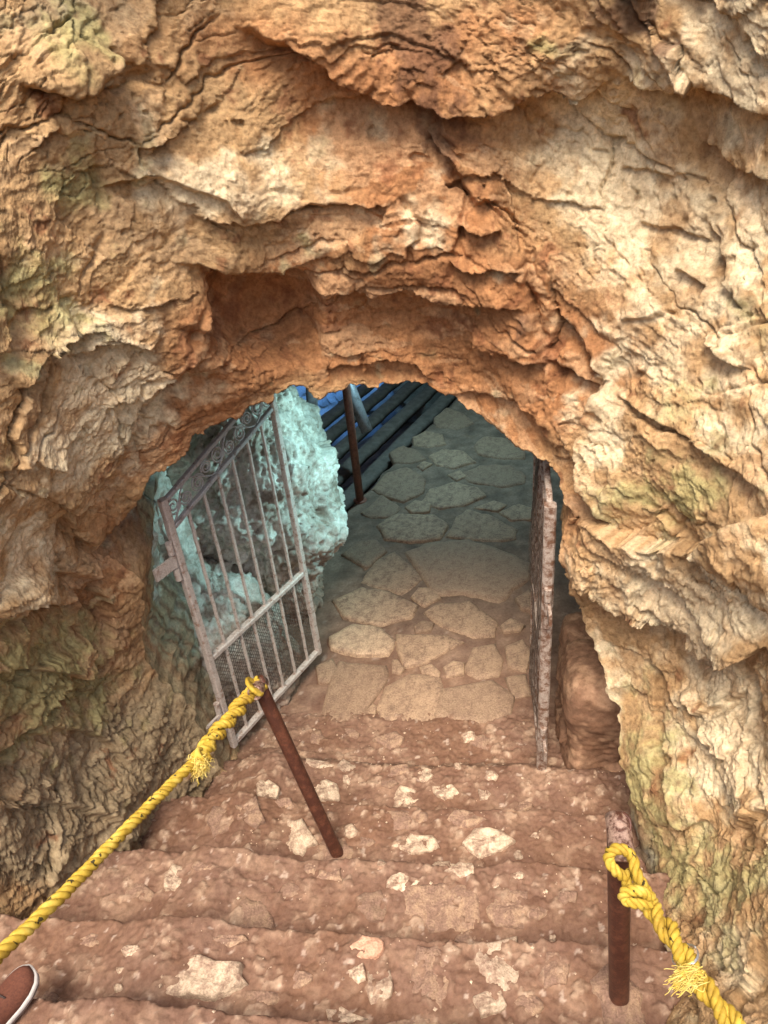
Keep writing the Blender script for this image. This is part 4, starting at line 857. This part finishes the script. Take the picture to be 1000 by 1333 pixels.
# right rope
rootR = empty('handrail_rope', tuple(tR)); tag(rootR, 'yellow braided rope looped on the short post beside the pale rock', 'rope')
offR = lambda P_: np.array(P_) - tR
zR = float((R.T @ (tR - CAM))[2])
bp = [kd(815, 1135, zR - 0.03), kd(832, 1160, zR - 0.06), kd(856, 1192, zR - 0.11), kd(884, 1232, zR - 0.17), kd(905, 1268, zR - 0.21), kd(935, 1308, zR - 0.25), kd(985, 1370, zR - 0.31), kd(1060, 1460, zR - 0.38)]
braid(rootR, curve_pts([offR(p) for p in bp], 230), 0.0125, 0.115, 0.05)
lpx = [(814, 1142), (800, 1132), (792, 1118), (798, 1107), (812, 1106), (823, 1116), (829, 1138), (842, 1160), (850, 1172)]
lz = [-0.045, -0.052, -0.045, -0.05, -0.055, -0.05, -0.07, -0.085, -0.10]
lp = curve_pts([offR(kd(x, y, zR + z_)) for (x, y), z_ in zip(lpx, lz)], 110)
rope(rootR, lp, 0.0125, 0.05)
lp = curve_pts([offR(kd(x, y, zR + z_)) for (x, y), z_ in zip([(846, 1176), (826, 1176), (812, 1170), (816, 1160), (834, 1160), (846, 1168)], [-0.11, -0.125, -0.12, -0.125, -0.13, -0.11])], 80)
rope(rootR, lp, 0.0115, 0.045)
fray(rootR, offR(kd(905, 1268, zR - 0.235)), R @ np.array([-1.0, 0.10, -0.25]), 0.050, 170, 0.12, 8, 0.9)
m = MB(); wc = offR(kd(891, 1243, zR - 0.19)); a_ = np.linspace(0, 2 * math.pi * 2, 60); rd = R @ np.array([0.55, 0.83, -0.1]); e1v = R @ np.array([0.83, -0.55, 0]); e2v = R @ np.array([0, 0, 1.0])
m.tube([wc + (e1v * math.cos(x) + e2v * math.sin(x)) * 0.027 + rd * 0.0025 * x / 6 for x in a_], 0.0014, 5); m.build('binding_wire', M_steelwire, rootR)

# posts and pipes inside the cave
def cave_post(name, base, top, r, mat, label, cat):
    root = empty(name, tuple(base)); tag(root, label, cat); m = MB(); m.tube([(0, 0, -0.03), np.array(top) - base], r, 14); m.build('pole', mat, root)
    m = MB(); m.tube([(0, 0, 0.0), (0, 0, 0.012)], r * 1.7, 14); m.build('foot', mat, root); return root
b1 = np.array([-0.17, 4.74, FLOOR_Z]); t1 = near_vertical(449, 490, b1)
cave_post('railing_post', b1, t1, 0.030, M_post2, 'brown railing post at the edge of the dark steps inside the cave', 'post')
b2 = np.array([-0.62, 5.9, -0.75]); t2 = near_vertical(410, 480, b2)
cave_post('railing_post', b2, np.array([t2[0], t2[1], 0.9]), 0.05, M_greypipe, 'thick grey post standing on the dark steps by the blue-lit rock', 'post')
pp = MB(); pa, pb = at_d(478, 562, 5.9), at_d(450, 490, 5.9)
o = pp; o.tube([pa, pb + (pb - pa) * 0.3], 0.05, 14); tag(o.build('leaning_pipe', M_greypipe), 'pale blue-lit pipe leaning behind the brown railing post', 'pipe')

# ------------------------------------------------------------------ shoe
def shoe():
    toe = at_z(46, 1262, 0.65); base_z = 0.622
    ang = math.radians(24); fw = np.array([math.sin(ang), math.cos(ang)]); rt = np.array([fw[1], -fw[0]])
    org = np.array([toe[0], toe[1]]) - fw * 0.29 - rt * 0.02
    root = empty('shoe', (org[0], org[1], base_z)); tag(root, 'brown suede shoe with pale rubber sole stepping under the yellow rope', 'shoe')
    root.rotation_euler = (0, 0, -ang)
    S = np.array([0, .02, .06, .11, .16, .20, .235, .262, .280, .289, .2925]); Wd = np.array([.024, .033, .036, .036, .041, .047, .048, .042, .030, .016, .004]); Hh = np.array([.085, .092, .094, .09, .083, .068, .056, .05, .044, .036, .028])
    cx = np.array([0, 0, 0, .001, .003, .004, .003, .001, -.002, -.004, -.005])
    def loft(rows, n=20):
        m = MB(); v = [p for row in rows for p in row]; f = []
        for r in range(len(rows) - 1):
            for i in range(n): f.append((r*n+i, r*n+(i+1) % n, (r+1)*n+(i+1) % n, (r+1)*n+i))
        f.append(tuple(range(n-1, -1, -1))); f.append(tuple(range((len(rows)-1)*n, len(rows)*n))); m.add(v, f); return m
    ss = np.linspace(0, 0.2925, 40); w_ = np.interp(ss, S, Wd); h_ = np.interp(ss, S, Hh); c_ = np.interp(ss, S, cx)
    rows = []
    for s, w, h, c in zip(ss, w_, h_, c_):
        row = []
        for i in range(20):
            a = 2 * math.pi * i / 20; x = math.cos(a); y = math.sin(a)
            z = 0.018 + (h - 0.018) * max(0, y) ** 0.75 if y > 0 else 0.018 + 0.004 * y
            row.append((c + w * math.copysign(abs(x) ** 0.75, x) * (1 - 0.25 * max(0, y)), s, z))
        rows.append(row)
    loft(rows).build('upper', M_suede, root)
    rows = []
    for s, w, c in zip(ss, w_, c_):
        row = []
        for i in range(20):
            a = 2 * math.pi * i / 20; x = math.cos(a); y = math.sin(a)
            row.append((c + (w + 0.005) * math.copysign(abs(x) ** 0.4, x), s * 1.014, 0.013 + 0.013 * math.copysign(abs(y) ** 0.4, y)))
        rows.append(row)
    so_ = loft(rows).build('sole', M_sole, root)
    m = MB(); m.tube([(c + (w + 0.006) * 1.0, s, 0.013) for s, w, c in zip(ss[3:37], w_[3:37], c_[3:37])], 0.0022, 6); m.build('welt', M_lining, so_)
    m = MB(); m.tube([(0.030 * math.cos(a), 0.062 + 0.05 * math.sin(a), 0.094 + 0.004 * math.sin(a)) for a in np.linspace(0, 2 * math.pi, 30)], 0.007, 8, False); m.build('collar', M_suede, root)
    m = MB(); m.box((0, 0.062, 0.092), (0.026, 0, 0), (0, 0.044, 0), (0, 0, 0.004)); m.build('insole', M_lining, root)
    m = MB()
    for k in range(4): y = 0.128 + 0.02 * k; z = np.interp(y, S, Hh) + 0.001; m.tube([(-0.02, y, z - 0.008), (-0.008, y + .003, z), (0.008, y + .006, z), (0.022, y + .008, z - 0.009)], 0.003, 6)
    m.build('lace', M_lining, root)
shoe()

# twig caught in the rock
tw = at_d(935, 862, base_depth(np.array(935.), np.array(862.)) - 0.06)
m = MB(); e = R @ np.array([1, -0.35, 0.2]); m.tube([e * x + np.array([0, 0, 0.006 * math.sin(x * 60)]) for x in np.linspace(-0.045, 0.04, 9)], np.linspace(0.0022, 0.0012, 9), 6)
m.tube([e * 0.0, e * 0.012 + np.array([0, 0, 0.012])], 0.0012, 5)
o = m.build('dry_twig', M_twig); o.location = tw; tag(o, 'thin dry twig caught on the pale rock shelf', 'twig')

# ------------------------------------------------------------------ lamps of the lit cave, fixed under the roof behind the arch
def flood(loc, target, color, power, angle, label):
    root = empty('cave_floodlight', loc); tag(root, label, 'lamp')
    d = Vector(target) - Vector(loc); q = d.to_track_quat('-Z', 'Y'); root.rotation_mode = 'QUATERNION'; root.rotation_quaternion = q
    m = MB(); m.box((0, 0, 0.05), (0.09, 0, 0), (0, 0.06, 0), (0, 0, 0.035)); m.build('housing', M_housing, root, False)
    m = MB(); m.box((0, 0, 0.012), (0.08, 0, 0), (0, 0.05, 0), (0, 0, 0.002)); m.build('lens', glow('lamp_glow', color, 4), root, False)
    l = bpy.data.lights.new('floodlight_beam', 'SPOT'); l.energy = power; l.color = color; l.spot_size = math.radians(angle); l.spot_blend = 1.0; l.shadow_soft_size = 0.06
    lo = bpy.data.objects.new('floodlight_beam', l); COL.objects.link(lo); lo.parent = root; lo.location = (0, 0, -0.02)
flood((0.80, 3.15, 1.42), (-0.75, 3.5, 0.75), (0.48, 0.92, 0.98), 64, 84, 'cyan floodlight under the roof behind the arch, aimed at the pale boulder')
flood((0.55, 5.3, 1.85), (0.35, 5.6, -0.1), (0.46, 0.85, 1.0), 60, 165, 'teal floodlight under the roof above the far flagstones')
flood((-0.5, 7.3, 0.7), (-0.5, 9.3, -0.65), (0.12, 0.38, 1.0), 190, 62, 'blue floodlight under the roof aimed at the far cave wall')
